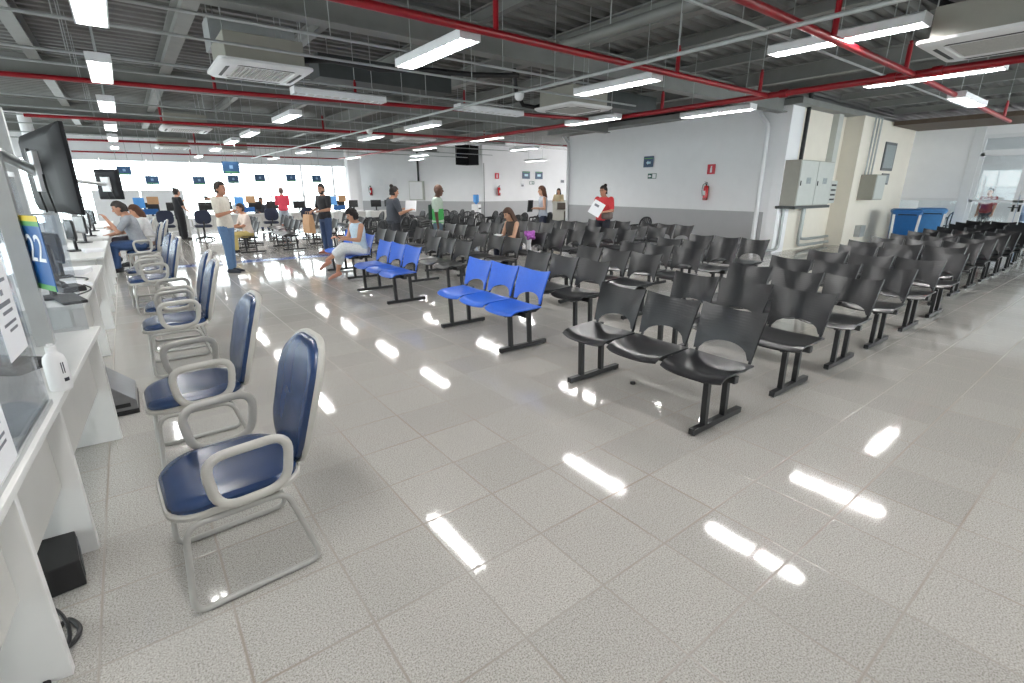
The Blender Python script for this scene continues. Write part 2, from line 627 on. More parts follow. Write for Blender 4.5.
# ---- end wall with the glazed doors
XE = 21.6
slab('wall_end', (XE, 4.3, 1.36), (XE + 0.12, 5.85, WT), 'white_wall')
slab('trim_3', (XE - 0.01, 4.3, 1.28), (XE + 0.13, 5.85, 1.36), 'white_metal')
slab('trim_4', (XE - 0.02, 4.05, 0), (XE + 0.14, 4.32, WT), 'white_metal')
slab('wall_end_header', (XE, -4, 3.25), (XE + 0.12, 4.06, WT), 'white_wall')
slab('trim_5', (XE + 0.0, 4.3, 0), (XE + 0.12, 5.85, 0.1), 'white_metal')
slab('window_side', (XE + 0.05, 4.3, 0.1), (XE + 0.062, 5.85, 1.28), 'glass')
def glazed_door(n, y1, y0, handle_low):
    """leaf from y1 down to y0, a transom light above"""
    f = MB()
    t = 0.11
    for a, b in ((y1 - t, y1), (y0, y0 + t)):
        f.span((XE, a, 0.02), (XE + 0.07, b, 2.72))
    for z0, z1 in ((0.02, 0.16), (1.24, 1.32), (2.62, 2.72)):
        f.span((XE, y0, z0), (XE + 0.07, y1, z1))
    d = struct(f.build('door_%d' % n, M['white_metal'], None, False, 0.004))
    MB().span((XE + 0.03, y0 + t, 0.16), (XE + 0.04, y1 - t, 2.62)).build('pane', M['glass'], d)
    yy = y0 + 0.06 if handle_low else y1 - 0.06
    h = MB().box((XE - 0.02, yy, 1.08), (0.03, 0.05, 0.2))
    h.bar((XE - 0.03, yy, 1.1), (XE - 0.03, yy + 0.12, 1.1), 0.012)
    h.build('handle', M['black_metal'], d)
    fr = MB()
    fr.span((XE, y0, 2.72), (XE + 0.1, y1, 2.80)).span((XE, y0, 3.14), (XE + 0.1, y1, 3.25))
    fr.span((XE, y0, 2.8), (XE + 0.1, y0 + 0.06, 3.14)).span((XE, y1 - 0.06, 2.8), (XE + 0.1, y1, 3.14))
    tr = struct(fr.build('window_%d' % (40 + n), M['white_metal']))
    MB().span((XE + 0.05, y0 + 0.06, 2.8), (XE + 0.06, y1 - 0.06, 3.14)).build('pane', M['glass'], tr)
glazed_door(1, 4.05, 2.9, True)
glazed_door(2, 2.88, 1.73, False)
slab('trim_6', (XE, 1.55, 0), (XE + 0.12, 1.73, 3.25), 'white_metal')
glazed_door(3, 1.55, 0.4, True)
glazed_door(4, 0.38, -0.8, False)
slab('wall_end_lower', (XE, -4, 0), (XE + 0.12, -0.8, 3.25), 'white_wall')
slab('trim_7', (19.2, -4, 3.50), (XE, 5.8, 3.62), 'brown_wall')
# the bright lobby behind the doors
slab('wall_lobby', (26.0, -4, 0), (26.2, 7, 3.9), 'white_wall')
slab('wall_lobby_side', (21.75, 6.4, 0), (26.2, 6.6, 3.9), 'white_wall')

# ---- back right: corridor wall and the long side wall further away
slab('wall_back_right', (14.55, 21.46, 0), (26, 21.7, 3.75), 'white_wall')
slab('trim_8', (14.55, 21.45, 0), (26, 21.462, 1.05), 'grey_band')
WC = (14.55, 21.46)
WD = (10.3, 27.0)
prism_xy('wall_side_far', [WC, (WC[0] + 0.3, WC[1] + 0.15), (WD[0] + 0.3, WD[1]), WD], 0, 3.75, 'white_wall')
dv = (Vector((WD[0] - WC[0], WD[1] - WC[1]))).normalized()
nv = Vector((-dv.y, dv.x)) * 1.0
if nv.x > 0:
    nv = -nv
prism_xy('trim_9', [(WC[0] + nv.x * 0.008, WC[1] + nv.y * 0.008), WC, WD, (WD[0] + nv.x * 0.008, WD[1] + nv.y * 0.008)], 0, 1.05, 'grey_band')
def sidewall(t, off=0.02):
    """point on the far side wall, t metres from the near corner"""
    return Vector((WC[0] + dv.x * t + nv.x * off, WC[1] + dv.y * t + nv.y * off, 0))
SIDE_RZ = math.atan2(nv.y, nv.x)

# ---- window wall at the back
YB = 27.0
slab('wall_back_sill', (-7, YB, 0), (12.0, YB + 0.2, 0.3), 'white_wall')
slab('wall_back_header', (-7, YB, 2.85), (12.2, YB + 0.2, DECK + 0.05), 'white_wall')
nwin = 0
def window(a, b, axis, pos, z0=0.85, z1=2.85, lights=1):
    global nwin
    nwin += 1
    f = MB()
    t = 0.035
    def sp(u0, u1, za, zb, d0=0.02, d1=0.1):
        if axis == 'x':
            f.span((u0, pos + d0, za), (u1, pos + d1, zb))
        else:
            f.span((pos - d1, u0, za), (pos - d0, u1, zb))
    sp(a, b, z0, z0 + 2 * t); sp(a, b, z1 - 2 * t, z1); sp(a, a + t, z0, z1); sp(b - t, b, z0, z1)
    sp(a, b, z0 + 1.0, z0 + 1.05)
    o = struct(f.build('window_%d' % nwin, M['white_metal']))
    p = MB()
    if axis == 'x':
        p.span((a, pos + 0.05, z0), (b, pos + 0.06, z1))
    else:
        p.span((pos - 0.06, a, z0), (pos - 0.05, b, z1))
    p.build('pane', M['glass'], o)
x = -6.8
while x < 11.6:
    window(x, x + 1.55, 'x', YB, 0.3, 2.85)
    x += 1.57
# ---- window wall on the far left, behind the counters
XL = -6.0
slab('wall_left_sill', (XL - 0.2, -1, 0), (XL, 27, 0.3), 'white_wall')
slab('wall_left_header', (XL - 0.2, -1, 3.0), (XL, 27, DECK + 0.05), 'white_wall')
x = 7.6
while x < 20:
    window(x, x + 2.2, 'x', -4.2, 0.3, 3.4)  # unseen windows behind the viewer, added to let daylight reach the cream wall
    x += 2.22
y = -0.9
while y < 26:
    window(y, y + 2.2, 'y', XL, 0.3, 3.0)
    y += 2.22
slab('wall_front', (-6.2, -4.2, 0), (7.5, -4, DECK), 'white_wall')
slab('wall_front_sill', (7.5, -4.2, 0), (21.8, -4, 0.3), 'white_wall')
slab('wall_left_near', (XL - 0.2, -4, 0), (XL, -1, DECK), 'white_wall')
for X, Y in ((8.75, 24.0), (9.55, 25.6)):
    struct(MB().span((X - 0.2, Y - 0.2, 0), (X + 0.2, Y + 0.2, DECK)).build('column', M['white_wall'], None, False, 0.01))
for Y in (8.2, 13.8, 19.4):
    struct(MB().tube([(-1.75, Y, 0), (-1.75, Y, DECK)], 0.14, 20).build('column', M['white_wall'], None, True))

# blue line taped across the floor
o = MB().span((0.6, 12.85, 0.0), (5.4, 13.2, 0.0025)).build('floor_tape', M['stripe_blue'])
tag(o, 'blue tape line on the floor crossing the aisle near the standing man', 'floor marking')

# ================================================================== CEILING SERVICES
def lum_proto(tube='lamp'):
    root = thing('ceiling_luminaire', 'x', 'lamp')
    L_, W_ = 1.32, 0.22
    out = [(-W_ / 2, 0.0), (-W_ / 2, 0.075), (-W_ / 2 + 0.03, 0.095), (W_ / 2 - 0.03, 0.095), (W_ / 2, 0.075), (W_ / 2, 0.0), (W_ / 2 - 0.012, 0.0), (W_ / 2 - 0.02, 0.045), (-W_ / 2 + 0.02, 0.045), (-W_ / 2 + 0.012, 0)]
    hs = MB().prism(out, L_, 'y', -L_ / 2)
    hs.span((-W_ / 2, -L_ / 2, 0), (W_ / 2, -L_ / 2 - 0.012, 0.09)).span((-W_ / 2, L_ / 2, 0), (W_ / 2, L_ / 2 + 0.012, 0.09))
    hs.build('housing', M['white_metal'], root)
    for sx in (-0.05, 0.05):
        MB().bar((sx, -L_ / 2 + 0.03, 0.024), (sx, L_ / 2 - 0.03, 0.024), 0.016, 10).build('tube_lamp', M[tube], root, True)
    lv = MB()
    low, up = [], []
    for i in range(11):
        yy = -L_ / 2 + 0.06 + i * (L_ - 0.12) / 10
        low += [(yy - 0.003, 0.037), (yy - 0.003, 0.0), (yy + 0.003, 0.0), (yy + 0.003, 0.037)]
    ol = low + [(low[-1][0], 0.040), (low[0][0], 0.040)]
    lv.loft([[(-W_ / 2 + 0.018, a, b) for a, b in ol], [(W_ / 2 - 0.018, a, b) for a, b in ol]])
    lv.build('louvre', M['white_metal'], root)
    for sy in (-0.5, 0.5):
        MB().bar((0, sy, 0.09), (0, sy, DECK - 2.9 + 0.02), 0.005, 6).build('hanger', M['conduit'], root)
    return root
lum = Stamp(lum_proto())
lum_cols = [
    ('above the visitor chairs', [(0.05, y) for y in (-3.0, 1.4, 5.05, 7.87, 10.9, 14.4, 17.6, 21.0)]),
    ('over the open aisle', [(2.72, y) for y in (-1.6, 1.2, 4.84, 10.6, 14.1, 16.7, 19.9, 24.6)]),
    ('over the front rows of benches', [(5.42, y) for y in (-1.6, 4.85, 10.3, 13.2, 16.4, 19.4, 24.0)]),
    ('along the red main', [(8.0, 2.15), (7.65, 7.4), (8.6, 5.3), (8.0, 11.6), (8.2, 15.5), (8.0, 21.5)]),
    ('before the far side wall', [(10.9, 13.6), (9.6, 18.6), (10.7, 21.0)]),
    ('added to brighten the reception corridor', [(15.6, 18.6), (18.6, 18.6)]),  # extra lamps, added to lift the dark corridor walls
]
for ph, pts in lum_cols:
    for i, (X, Y) in enumerate(pts):
        lum((X, Y, 2.9), 0, 'white fluorescent luminaire %s, %s from the near end' % (ph, ordinal(i)), 'fluorescent ceiling luminaires')
for (X, Y, lb) in ((5.85, 2.35, 'large near white fluorescent luminaire crossed by the red pipe'),):
    lum((X, Y, 3.0), 0, lb, 'fluorescent ceiling luminaires')
lum((10.6, 2.3, 2.9), PI / 2, 'glaring luminaire turned crosswise near the glazed doors', 'fluorescent ceiling luminaires')
unlit = Stamp(lum_proto('dead_tube'))
for (X, Y, lb) in ((2.8, 7.82, 'unlit white luminaire turned crosswise beside the nearest left air conditioner'), (5.36, 7.64, 'unlit white luminaire turned crosswise left of the middle air conditioner')):
    unlit((X, Y, 2.9), PI / 2, lb, 'unlit ceiling luminaires')

# wall side strip lights' brightness comes from the tubes above; cassette air conditioners
def ac_proto():
    root = thing('cassette_air_conditioner', 'x', 'air conditioner')
    S = 0.98
    p = MB()
    rings = []
    for (s, z) in ((S, 0.055), (S, 0.03), (S - 0.08, 0.0), (S - 0.34, 0.0), (S - 0.36, 0.012)):
        rings.append([(a, b, z) for a, b in rrect(s, s, 0.06)])
    p.loft(rings)
    p.build('panel', M['white_plastic'], root, True)
    gr = MB()
    for i in range(13):
        t = -0.26 + i * 0.52 / 12
        gr.span((t - 0.012, -0.28, 0.002), (t + 0.006, 0.28, 0.014))
    gr.build('intake_grille', M['grille'], root)
    for k in range(4):
        a = k * PI / 2
        c, s = math.cos(a), math.sin(a)
        sl = MB()
        pts = [(-0.30, 0.365), (0.30, 0.365), (0.27, 0.40), (-0.27, 0.40)]
        sl.prism([(x * c - y * s, x * s + y * c) for x, y in pts], 0.006, 'z', -0.003)
        sl.build('air_slot', M['black'], root)
    MB().box((0, 0, 0.19), (0.82, 0.82, 0.27)).build('body', M['cab_side'], root, False, 0.01)
    for sx in (-0.4, 0.4):
        for sy in (-0.4, 0.4):
            MB().bar((sx, sy, 0.3), (sx, sy, DECK - 2.92 + 0.05), 0.006, 6).build('hanger', M['conduit'], root)
    return root
ac = Stamp(ac_proto())
for X, Y, lb in ((1.55, 6.95, 'white cassette air conditioner hung nearest on the left'), (6.45, 6.7, 'white cassette air conditioner above the middle rows of benches'),
                 (6.5, 1.3, 'large near white cassette air conditioner at the top right corner'), (1.42, 14.3, 'white cassette air conditioner hung behind the nearest left one'),
                 (1.6, 20.6, 'far white cassette air conditioner before the window wall'), (6.75, 13.4, 'white cassette air conditioner hung before the black loudspeaker box'), (3.4, 20.9, 'small far white cassette air conditioner in the middle of the hall')):
    ac((X, Y, 2.86 if Y < 2 else 2.92), 0, lb, 'cassette air conditioners')
def pipe(name, pts, r, m, label, cat, drops=(), n=12, coup=()):
    o = MB().tube(pts, r, n).build(name, M[m], None, True)
    tag(o, label, cat)
    for d in drops:
        MB().bar((d[0], d[1], pts[0][2]), (d[0], d[1], pts[0][2] + 0.28), r * 0.75, 10).sphere((d[0], d[1], pts[0][2] + 0.30), r * 0.6, 8, 6).build('sprinkler_riser', M[m], o, True)
        MB().bar((d[0], d[1], pts[0][2] + 0.28), (d[0], d[1], DECK + 0.01), 0.006, 6).build('hanger', M['conduit'], o)
    for c in coup:
        v = Vector(pts[1]) - Vector(pts[0])
        v.normalize()
        c = Vector(c)
        MB().tube([c - v * 0.05, c + v * 0.05], r * 1.35, n).build('coupling', M[m], o, True)
    return o
PZ = 2.95
pipe('sprinkler_pipe', [(7.85, -2.5, PZ), (7.85, 15, PZ)], 0.042, 'red_pipe', 'thick red sprinkler main running lengthwise over the benches', 'pipe',
     [(7.85, 5.9), (7.85, 1.0)], coup=[(7.85, 2.05, PZ), (7.85, 2.5, PZ), (7.85, 3.8, PZ)])
pipe('sprinkler_pipe', [(-1.2, 4.03, PZ), (7.85, 4.03, PZ)], 0.034, 'red_pipe', 'red sprinkler branch crossing the near ceiling under the grey beam', 'pipe', [(2.9, 4.03), (5.6, 4.03), (7.6, 4.03)])
pipe('sprinkler_pipe', [(1.0, 2.25, PZ), (7.85, 2.28, PZ), (14.6, 2.42, PZ)], 0.034, 'red_pipe', 'red sprinkler branch crossing the main beside the big near air conditioner', 'pipe', [(5.35, 2.22), (7.55, 2.28), (13.9, 2.41)])
pipe('sprinkler_pipe', [(-1.0, 8.9, PZ), (1.8, 8.52, PZ), (7.85, 7.35, PZ)], 0.03, 'red_pipe', 'nearest red sprinkler branch on the left beyond the first air conditioner', 'pipe', [(1.3, 8.6), (3.2, 8.25), (5.0, 7.9)])
pipe('sprinkler_pipe', [(-1.2, 13.4, PZ), (5.3, 12.3, PZ), (7.85, 11.9, PZ)], 0.03, 'red_pipe', 'second red sprinkler branch on the left beyond the first air conditioner', 'pipe', [(0.9, 13.0), (4.0, 12.5)])
pipe('sprinkler_pipe', [(-1.2, 19.0, PZ), (7.85, 17.2, PZ)], 0.03, 'red_pipe', 'third red sprinkler branch on the left beyond the first air conditioner', 'pipe', [(2.0, 18.3)])
pipe('sprinkler_pipe', [(-1.2, 24.6, PZ), (8.0, 23.2, PZ)], 0.03, 'red_pipe', 'farthest red sprinkler branch just before the window wall', 'pipe', [(2.4, 24.0)])
pipe('sprinkler_pipe', [(7.9, 15.4, 3.3), (17.0, 15.25, 3.3)], 0.03, 'red_pipe', 'red sprinkler branch running to the white wall past the loudspeaker box', 'pipe', [(10.5, 15.35)])
pipe('sprinkler_pipe', [(7.85, 15.0, PZ), (7.95, 23.2, PZ)], 0.035, 'red_pipe', 'far stretch of the red lengthwise sprinkler main', 'pipe', [])

# thin grey conduits: crosswise ones and the long lengthwise one with smoke detectors
k = 0
for Y, z, x0, x1 in ((5.42, 3.05, -3, 6), (6.12, 3.02, -3, 7.4), (7.42, 3.0, -3, 6.5), (8.25, 3.02, -3, 7.3), (9.9, 3.1, -3, 9), (11.2, 3.02, -3, 9), (12.9, 3.05, -3, 12), (14.6, 3.08, -3, 12),
                     (16.0, 3.05, -3, 13), (18.4, 3.05, -3, 13), (20.4, 3.05, -3, 13), (2.8, 3.1, 2, 13), (1.2, 3.2, 2, 20)):
    o = MB().bar((x0, Y, z), (x1, Y, z), 0.014, 8).build('conduit', M['conduit'], None, True)
    tag(o, 'thin grey crosswise conduit below the deck, %s counted from the near end' % ordinal(k), 'conduit', 'crosswise ceiling conduits')
    k += 1
    xx = x0 + 0.7
    while xx < x1:
        MB().bar((xx, Y, z), (xx, Y, DECK + 0.01), 0.005, 6).build('hanger', M['conduit'], o)
        xx += 2.1
o = MB().bar((4.57, -2, 2.89), (4.57, 24, 2.89), 0.019, 8).build('conduit', M['conduit'], None, True)
tag(o, 'long grey lengthwise conduit carrying white smoke detectors', 'conduit')
yy = 1.5
while yy < 24:
    MB().bar((4.57, yy, 2.89), (4.57, yy, DECK + 0.01), 0.005, 6).build('hanger', M['conduit'], o)
    yy += 1.8
for i, Y in enumerate((6.05, 11.6)):
    d = MB().tube([(4.57, Y * 0.961, 2.88), (4.57, Y * 0.961, 2.84), (4.57, Y * 0.961, 2.81), (4.57, Y * 0.961, 2.795)], [0.065, 0.065, 0.05, 0.03], 14).build('smoke_detector', M['white_plastic'], None, True)
    tag(d, ('nearer' if i == 0 else 'farther') + ' white smoke detector under the lengthwise conduit', 'smoke detector', 'smoke detectors')
# insulated pipework between the cassettes
pipe('insulated_hose', [(1.95, 6.9, 3.12), (2.3, 6.6, 3.12), (2.8, 6.4, 3.05), (3.4, 6.2, 3.08), (4.2, 6.3, 3.14), (5.0, 6.4, 3.25)], 0.035, 'black', 'black insulated hose sagging beside the nearest left air conditioner', 'hose')
pipe('insulated_hose', [(6.3, 7.1, 3.1), (6.1, 7.3, 3.02), (5.9, 7.4, 3.05), (5.75, 7.4, 3.25), (5.7, 7.4, 3.6)], 0.035, 'black', 'black hose curling up from the middle air conditioner', 'hose')
pipe('insulated_hose', [(6.75, 1.55, 3.2), (6.6, 1.75, 3.3), (6.75, 1.95, 3.45), (7.0, 1.9, 3.6), (7.2, 1.8, 3.7)], 0.035, 'black', 'black hose curling above the big near air conditioner', 'hose')
o = MB().bar((5.0, -1, 3.45), (5.0, 5.6, 3.45), 0.06, 14).build('drain_pipe', M['steel'], None, True)
tag(o, 'thick grey lengthwise pipe above the near red branch', 'pipe')
for yy in (0.5, 2.5, 4.6):
    MB().bar((5.0, yy, 3.45), (5.0, yy, DECK + 0.01), 0.008, 6).build('hanger', M['conduit'], o)
# air duct boxes high up in the darkness
for i, (X, Y, sx, sy, lb) in enumerate(((1.7, 7.9, 1.0, 0.5, 'pale sheet metal duct box above the nearest left air conditioner'), (4.0, 8.9, 2.4, 0.5, 'long sheet metal duct beyond the crosswise grey beam'), (6.6, 0.75, 1.4, 0.5, 'dark sheet metal duct above the big near air conditioner'), (9.2, 8.2, 2.2, 0.6, 'sheet metal duct box near the white wall'))):
    o = MB().box((X, Y, 3.5), (sx, sy, 0.34)).build('air_duct', M['conduit'] if i == 0 else M['dark_steel'], None, False, 0.01)
    tag(o, lb, 'duct')
    for q_ in (-0.4, 0.4):
        MB().bar((X + q_ * sx, Y, 3.6), (X + q_ * sx, Y, DECK + 0.02), 0.006, 6).build('hanger', M['conduit'], o)

# ================================================================== BENCHES
def seat_pts(y0, nx=12, ny=11):
    g = []
    for i in range(nx):
        u = i / (nx - 1)
        row = []
        for j in range(ny):
            v = -1 + 2 * j / (ny - 1)
            hw = 0.247 * (1 - 0.05 * (1 - u))
            # rounded outline: front corners swept back
            xf = 0.035 * abs(v) ** 4
            x = xf + u * (0.44 - xf - 0.02 * abs(v) ** 4)
            z = 0.445 - 0.032 * max(0, (0.22 - u) / 0.22) ** 2 - 0.011 * math.sin(PI * min(1, u * 1.05)) * (1 - v * v) + 0.012 * v * v + 0.014 * u
            row.append((x, y0 + v * hw, z))
        g.append(row)
    return g

def back_pts(y0, nz=11, ny=15):
    g = []
    for i in range(nz):
        row = []
        for j in range(ny):
            v = -1 + 2 * j / (ny - 1)
            zb = 0.488 + (0.085 * math.sqrt(1 - (v / 0.84) ** 2) if abs(v) < 0.84 else 0.0)
            zt = 0.795 + 0.03 * v * v
            t = i / (nz - 1)
            z = zb + t * (zt - zb)
            k = (z - 0.47) / 0.35
            hw = 0.218 + 0.026 * k
            x = 0.432 + 0.078 * k + 0.03 * k * k + 0.055 * (1 - v * v) - 0.02
            row.append((x, y0 + v * hw, z))
        g.append(row)
    return g

def bench_proto(m, first):
    root = thing('waiting_bench', 'x', 'bench')
    bm_ = M[m]
    MB().span((0.22, -0.74, 0.375), (0.27, 0.74, 0.425)).build('crossbar', M['black_metal'], root, False, 0.004)
    for sy in (-0.6, 0.6):
        lg = MB()
        # one welded leg: foot bar, two uprights, head plate
        pr = [(0.0, 0.012), (0.62, 0.012), (0.62, 0.052), (0.41, 0.052), (0.365, 0.385), (0.365, 0.40), (0.10, 0.40), (0.10, 0.385), (0.16, 0.052), (0.0, 0.052)]
        foot = MB()
        lg.span((0.0, sy - 0.022, 0.012), (0.62, sy + 0.022, 0.055))
        for xa, xb in ((0.145, 0.13), (0.395, 0.38)):
            lg.loft([[(xa - 0.02, sy - 0.02, 0.05), (xa + 0.02, sy - 0.02, 0.05), (xa + 0.02, sy + 0.02, 0.05), (xa - 0.02, sy + 0.02, 0.05)],
                     [(xb - 0.02, sy - 0.02, 0.385), (xb + 0.02, sy - 0.02, 0.385), (xb + 0.02, sy + 0.02, 0.385), (xb - 0.02, sy + 0.02, 0.385)]])
        lg.span((0.06, sy - 0.02, 0.38), (0.47, sy + 0.02, 0.415))
        foot.bm.free()
        l = lg.build('leg', M['black_metal'], root, False, 0.003)
        for xx in (0.025, 0.595):
            MB().tube([(xx, sy, 0.0), (xx, sy, 0.014)], 0.016, 10).build('glide', M['chrome'], l, True)
    for k in (-1, 0, 1):
        y0 = k * 0.51
        MB().sheet(seat_pts(y0), 0.011).build('seat', bm_, root, True)
        MB().sheet(back_pts(y0), 0.013).build('backrest', bm_, root, True)
        for s in (-1, 1):
            yy = y0 + s * 0.205
            b = MB().tube(fillet([(0.25, y0 + s * 0.17, 0.425), (0.40, yy, 0.428), (0.447, yy, 0.47), (0.462, yy, 0.56)], 0.04, 4, False), 0.0115, 8)
            b.build('back_bracket', M['black_metal'], root, True)
    return root
black_bench = Stamp(bench_proto('black_plastic', 0))
blue_bench = Stamp(bench_proto('blue_plastic', 0))
PX0, PXP = 2.80, 1.033

def bench(stamp, k, y, label, group, dx=0.0, rz=0.0):
    return stamp((PX0 + PXP * k + dx, y, 0), rz, label, group)
col_name = ['aisle side column'] + ['%s column from the aisle' % ordinal(i) for i in range(1, 14)]
GB = 'black waiting benches'
bench(black_bench, 0, 2.24, 'black three-seat bench nearest to the viewer, alone at the open floor', GB)
for k in range(1, 12):
    bench(black_bench, k, 2.22 + (0.0 if k < 6 else 0.2), 'black three-seat bench in the front row, %s' % col_name[k], GB, {1: 0.06, 2: 0.08, 3: 0.05, 4: 0.1, 5: 0.14}.get(k, 0.04))
bench(blue_bench, 0, 4.47, 'nearer of the two empty blue three-seat benches beside the aisle', 'blue waiting benches')
bench(blue_bench, 0, 7.28, 'farther of the two empty blue three-seat benches beside the aisle', 'blue waiting benches')
bench(blue_bench, 0, 9.72, 'blue bench carrying the seated woman in white', 'blue waiting benches', 0.28)
for k in range(1, 6):
    bench(black_bench, k, 4.53 + 0.04 * k, 'black three-seat bench in the second row back, %s' % col_name[k], GB)
for k in range(1, 8):
    bench(black_bench, k, 7.5, 'black three-seat bench in the third row back, %s' % col_name[k], GB)
for k, y in ((1, 9.85), (2, 9.65), (3, 10.4), (4, 10.35), (5, 10.1), (6, 9.9), (7, 9.4)):
    bench(black_bench, k, y, 'black three-seat bench in the fourth row back, %s' % col_name[k], GB, -0.2 if k == 2 else 0)
for k, (x, y) in enumerate(((15.6, 2.5), (16.7, 2.6), (17.8, 2.6))):
    black_bench((x, y, 0), 0, 'black bench near the glazed doors, %s from the hall' % ordinal(k), GB)
for j, (yy, xs) in enumerate(((15.3, (2.2, 3.25, 4.3, 5.3)), (17.6, (2.6, 3.65, 4.7, 5.75)))):
    for i, x in enumerate(xs):
        black_bench((x, yy, 0), 0, 'black bench behind the standing men, %s line, %s from the left' % (('nearer', 'farther')[j], ordinal(i)), GB)

# ================================================================== BLUE VISITOR CHAIRS (facing the counter, -X)
def visitor_proto():
    root = thing('visitor_armchair', 'x', 'chair')
    fr = MB()
    for s in (-1, 1):
        yy = s * 0.255
        loop = fillet([(-0.245, yy, 0.0135), (0.255, yy, 0.0135), (0.15, yy, 0.40), (-0.215, yy, 0.40)], 0.06, 5)
        fr.tube(loop, 0.0125, 10, True)
    fr.bar((-0.15, -0.255, 0.40), (-0.15, 0.255, 0.40), 0.012).bar((0.12, -0.255, 0.40), (0.12, 0.255, 0.40), 0.012)
    fr.build('sled_frame', M['chair_tube'], root, True)
    # seat cushion
    def cushion(w, d, h, r, dome):
        rings = []
        for s, z in ((0.93, 0.0), (1.0, h * 0.25), (1.0, h * 0.6), (0.95, h * 0.88), (0.80, h), (0.4, h + dome), (0.05, h + dome * 1.2)):
            rings.append([(a * s, b * s, z) for a, b in rrect(w, d, r, 7)])
        return rings
    st = MB()
    st.loft([[(p[0] - 0.01, p[1], p[2] + 0.43 - 0.02 * max(0, (-p[0] - 0.1) / 0.15)) for p in r] for r in cushion(0.49, 0.50, 0.055, 0.14, -0.006)])
    seat = st.build('seat', M['navy'], root, True)
    sh = MB()
    sh.loft([[(a - 0.01, b, z - 0.018 * max(0, (-a - 0.1) / 0.15)) for a, b in rrect(0.49 + q, 0.50 + q, 0.145, 7)] for q, z in ((-0.06, 0.412), (0.02, 0.42), (0.024, 0.437), (0.016, 0.445))])
    sh.build('seat_shell', M['chair_grey'], seat, True)
    # backrest, leaning back
    def bk(y, z, off):
        k = (z - 0.5) / 0.46
        return (0.265 + 0.10 * k + 0.03 * k * k + off + 0.05 * (1 - (y / 0.23) ** 2) * 0.5 - 0.02, y, z)
    def outline(s):
        pts = []
        for a, b in rrect(0.44 * s, 0.55 * s, 0.16 * s, 8):
            nar = 1.0 - 0.12 * max(0, -b / 0.25)
            pts.append((a * nar, b + 0.71))
        return pts
    fb = MB()
    fb.loft([[bk(a, b, o) for a, b in outline(s)] for s, o in ((1.0, 0.012), (1.0, -0.012), (0.96, -0.028), (0.85, -0.036), (0.5, -0.038), (0.06, -0.038))])
    back = fb.build('backrest', M['navy'], root, True)
    bs = MB()
    bs.loft([[bk(a, b, o) for a, b in outline(s)] for s, o in ((1.035, -0.004), (1.05, 0.004), (1.045, 0.016), (1.0, 0.028), (0.6, 0.036), (0.06, 0.038))])
    bs.build('back_shell', M['chair_grey'], back, True)
    sp = MB()
    path = fillet([(0.0, 0, 0.405), (0.23, 0, 0.405), (0.275, 0, 0.52), (0.33, 0, 0.72)], 0.06, 5, False)
    sp.tube(path, 0.03, 10, False, 0.25)
    sp.build('back_support', M['chair_tube'], root, True)
    for s in (-1, 1):
        yy = s * 0.285
        loop = fillet([(-0.10, yy, 0.445), (-0.125, yy, 0.665), (0.185, yy, 0.675), (0.155, yy, 0.455)], 0.085, 7)
        MB().tube(loop, 0.0195, 12, True, 0.7).build('armrest', M['chair_grey'], root, True)
    return root
visitor = Stamp(visitor_proto())
GV = 'blue visitor chairs along the counter'
for i, (x, y, rz, lb) in enumerate(((0.16, 2.24, 0.05, 'blue vinyl visitor chair nearest to the viewer, whole sled base in view'),
                                    (0.14, 3.42, 0.02, 'blue visitor chair second from the viewer along the counter'),
                                    (0.18, 5.42, 0.0, 'blue visitor chair third from the viewer along the counter'),
                                    (0.22, 6.25, -0.03, 'blue visitor chair fourth from the viewer along the counter'),
                                    (0.10, 8.35, 0.08, 'blue visitor chair fifth from the viewer along the counter'),
                                    (0.08, 9.35, 0.12, 'blue visitor chair just before the seated man in grey'),
                                    (0.10, 12.35, 0.0, 'blue visitor chair under the seated man in grey'),
                                    (0.25, 13.35, 0.0, 'blue visitor chair under the seated woman in white tee'),
                                    (0.05, 14.35, 0.0, 'blue visitor chair beyond the woman in white tee'))):
    visitor((x, y, 0), rz, lb, GV)

# dark task chairs at the far desks
def task_proto():
    root = thing('task_chair', 'x', 'chair')
    bs = MB()
    for k in range(5):
        a = 2 * PI * k / 5 + 0.3
        bs.tube([(0, 0, 0.10), (0.28 * math.cos(a), 0.28 * math.sin(a), 0.055)], [0.03, 0.018], 8)
        bs.sphere((0.28 * math.cos(a), 0.28 * math.sin(a), 0.03), 0.03, 10, 7)
    bs.bar((0, 0, 0.08), (0, 0, 0.42), 0.03)
    bs.build('base', M['black'], root, True)
    MB().loft([[(a * s, b * s, z) for a, b in rrect(0.50, 0.48, 0.13)] for s, z in ((0.9, 0.42), (1.0, 0.44), (1.0, 0.48), (0.85, 0.505), (0.3, 0.50))]).build('seat', M['navy_fabric'], root, True)
    MB().loft([[(a * s, -0.24 - 0.10 * (b + 0.2) + o, b + 0.76) for a, b in rrect(0.47, 0.44, 0.15)] for s, o in ((0.9, -0.03), (1.0, -0.015), (1.0, 0.02), (0.85, 0.035), (0.3, 0.035))]).build('backrest', M['navy_fabric'], root, True)
    for s in (-1, 1):
        MB().tube(fillet([(s * 0.24, -0.05, 0.45), (s * 0.30, -0.05, 0.46), (s * 0.30, -0.05, 0.66), (s * 0.30, 0.15, 0.66)], 0.05, 4, False), 0.017, 8).build('armrest', M['chair_grey'], root, True)
    MB().tube([(0, -0.05, 0.43), (0, -0.25, 0.45), (0, -0.27, 0.62)], 0.025, 8).build('back_support', M['black'], root, True)
    return root
task = Stamp(task_proto())
for i, (x, y) in enumerate(((0.95, 20.1), (1.95, 19.6), (4.2, 20.3), (5.5, 20.4))):
    task((x, y, 0), 0.0, 'dark navy chair with grey arms at the far desks, %s from the left' % ordinal(i), 'dark chairs at the far desks')

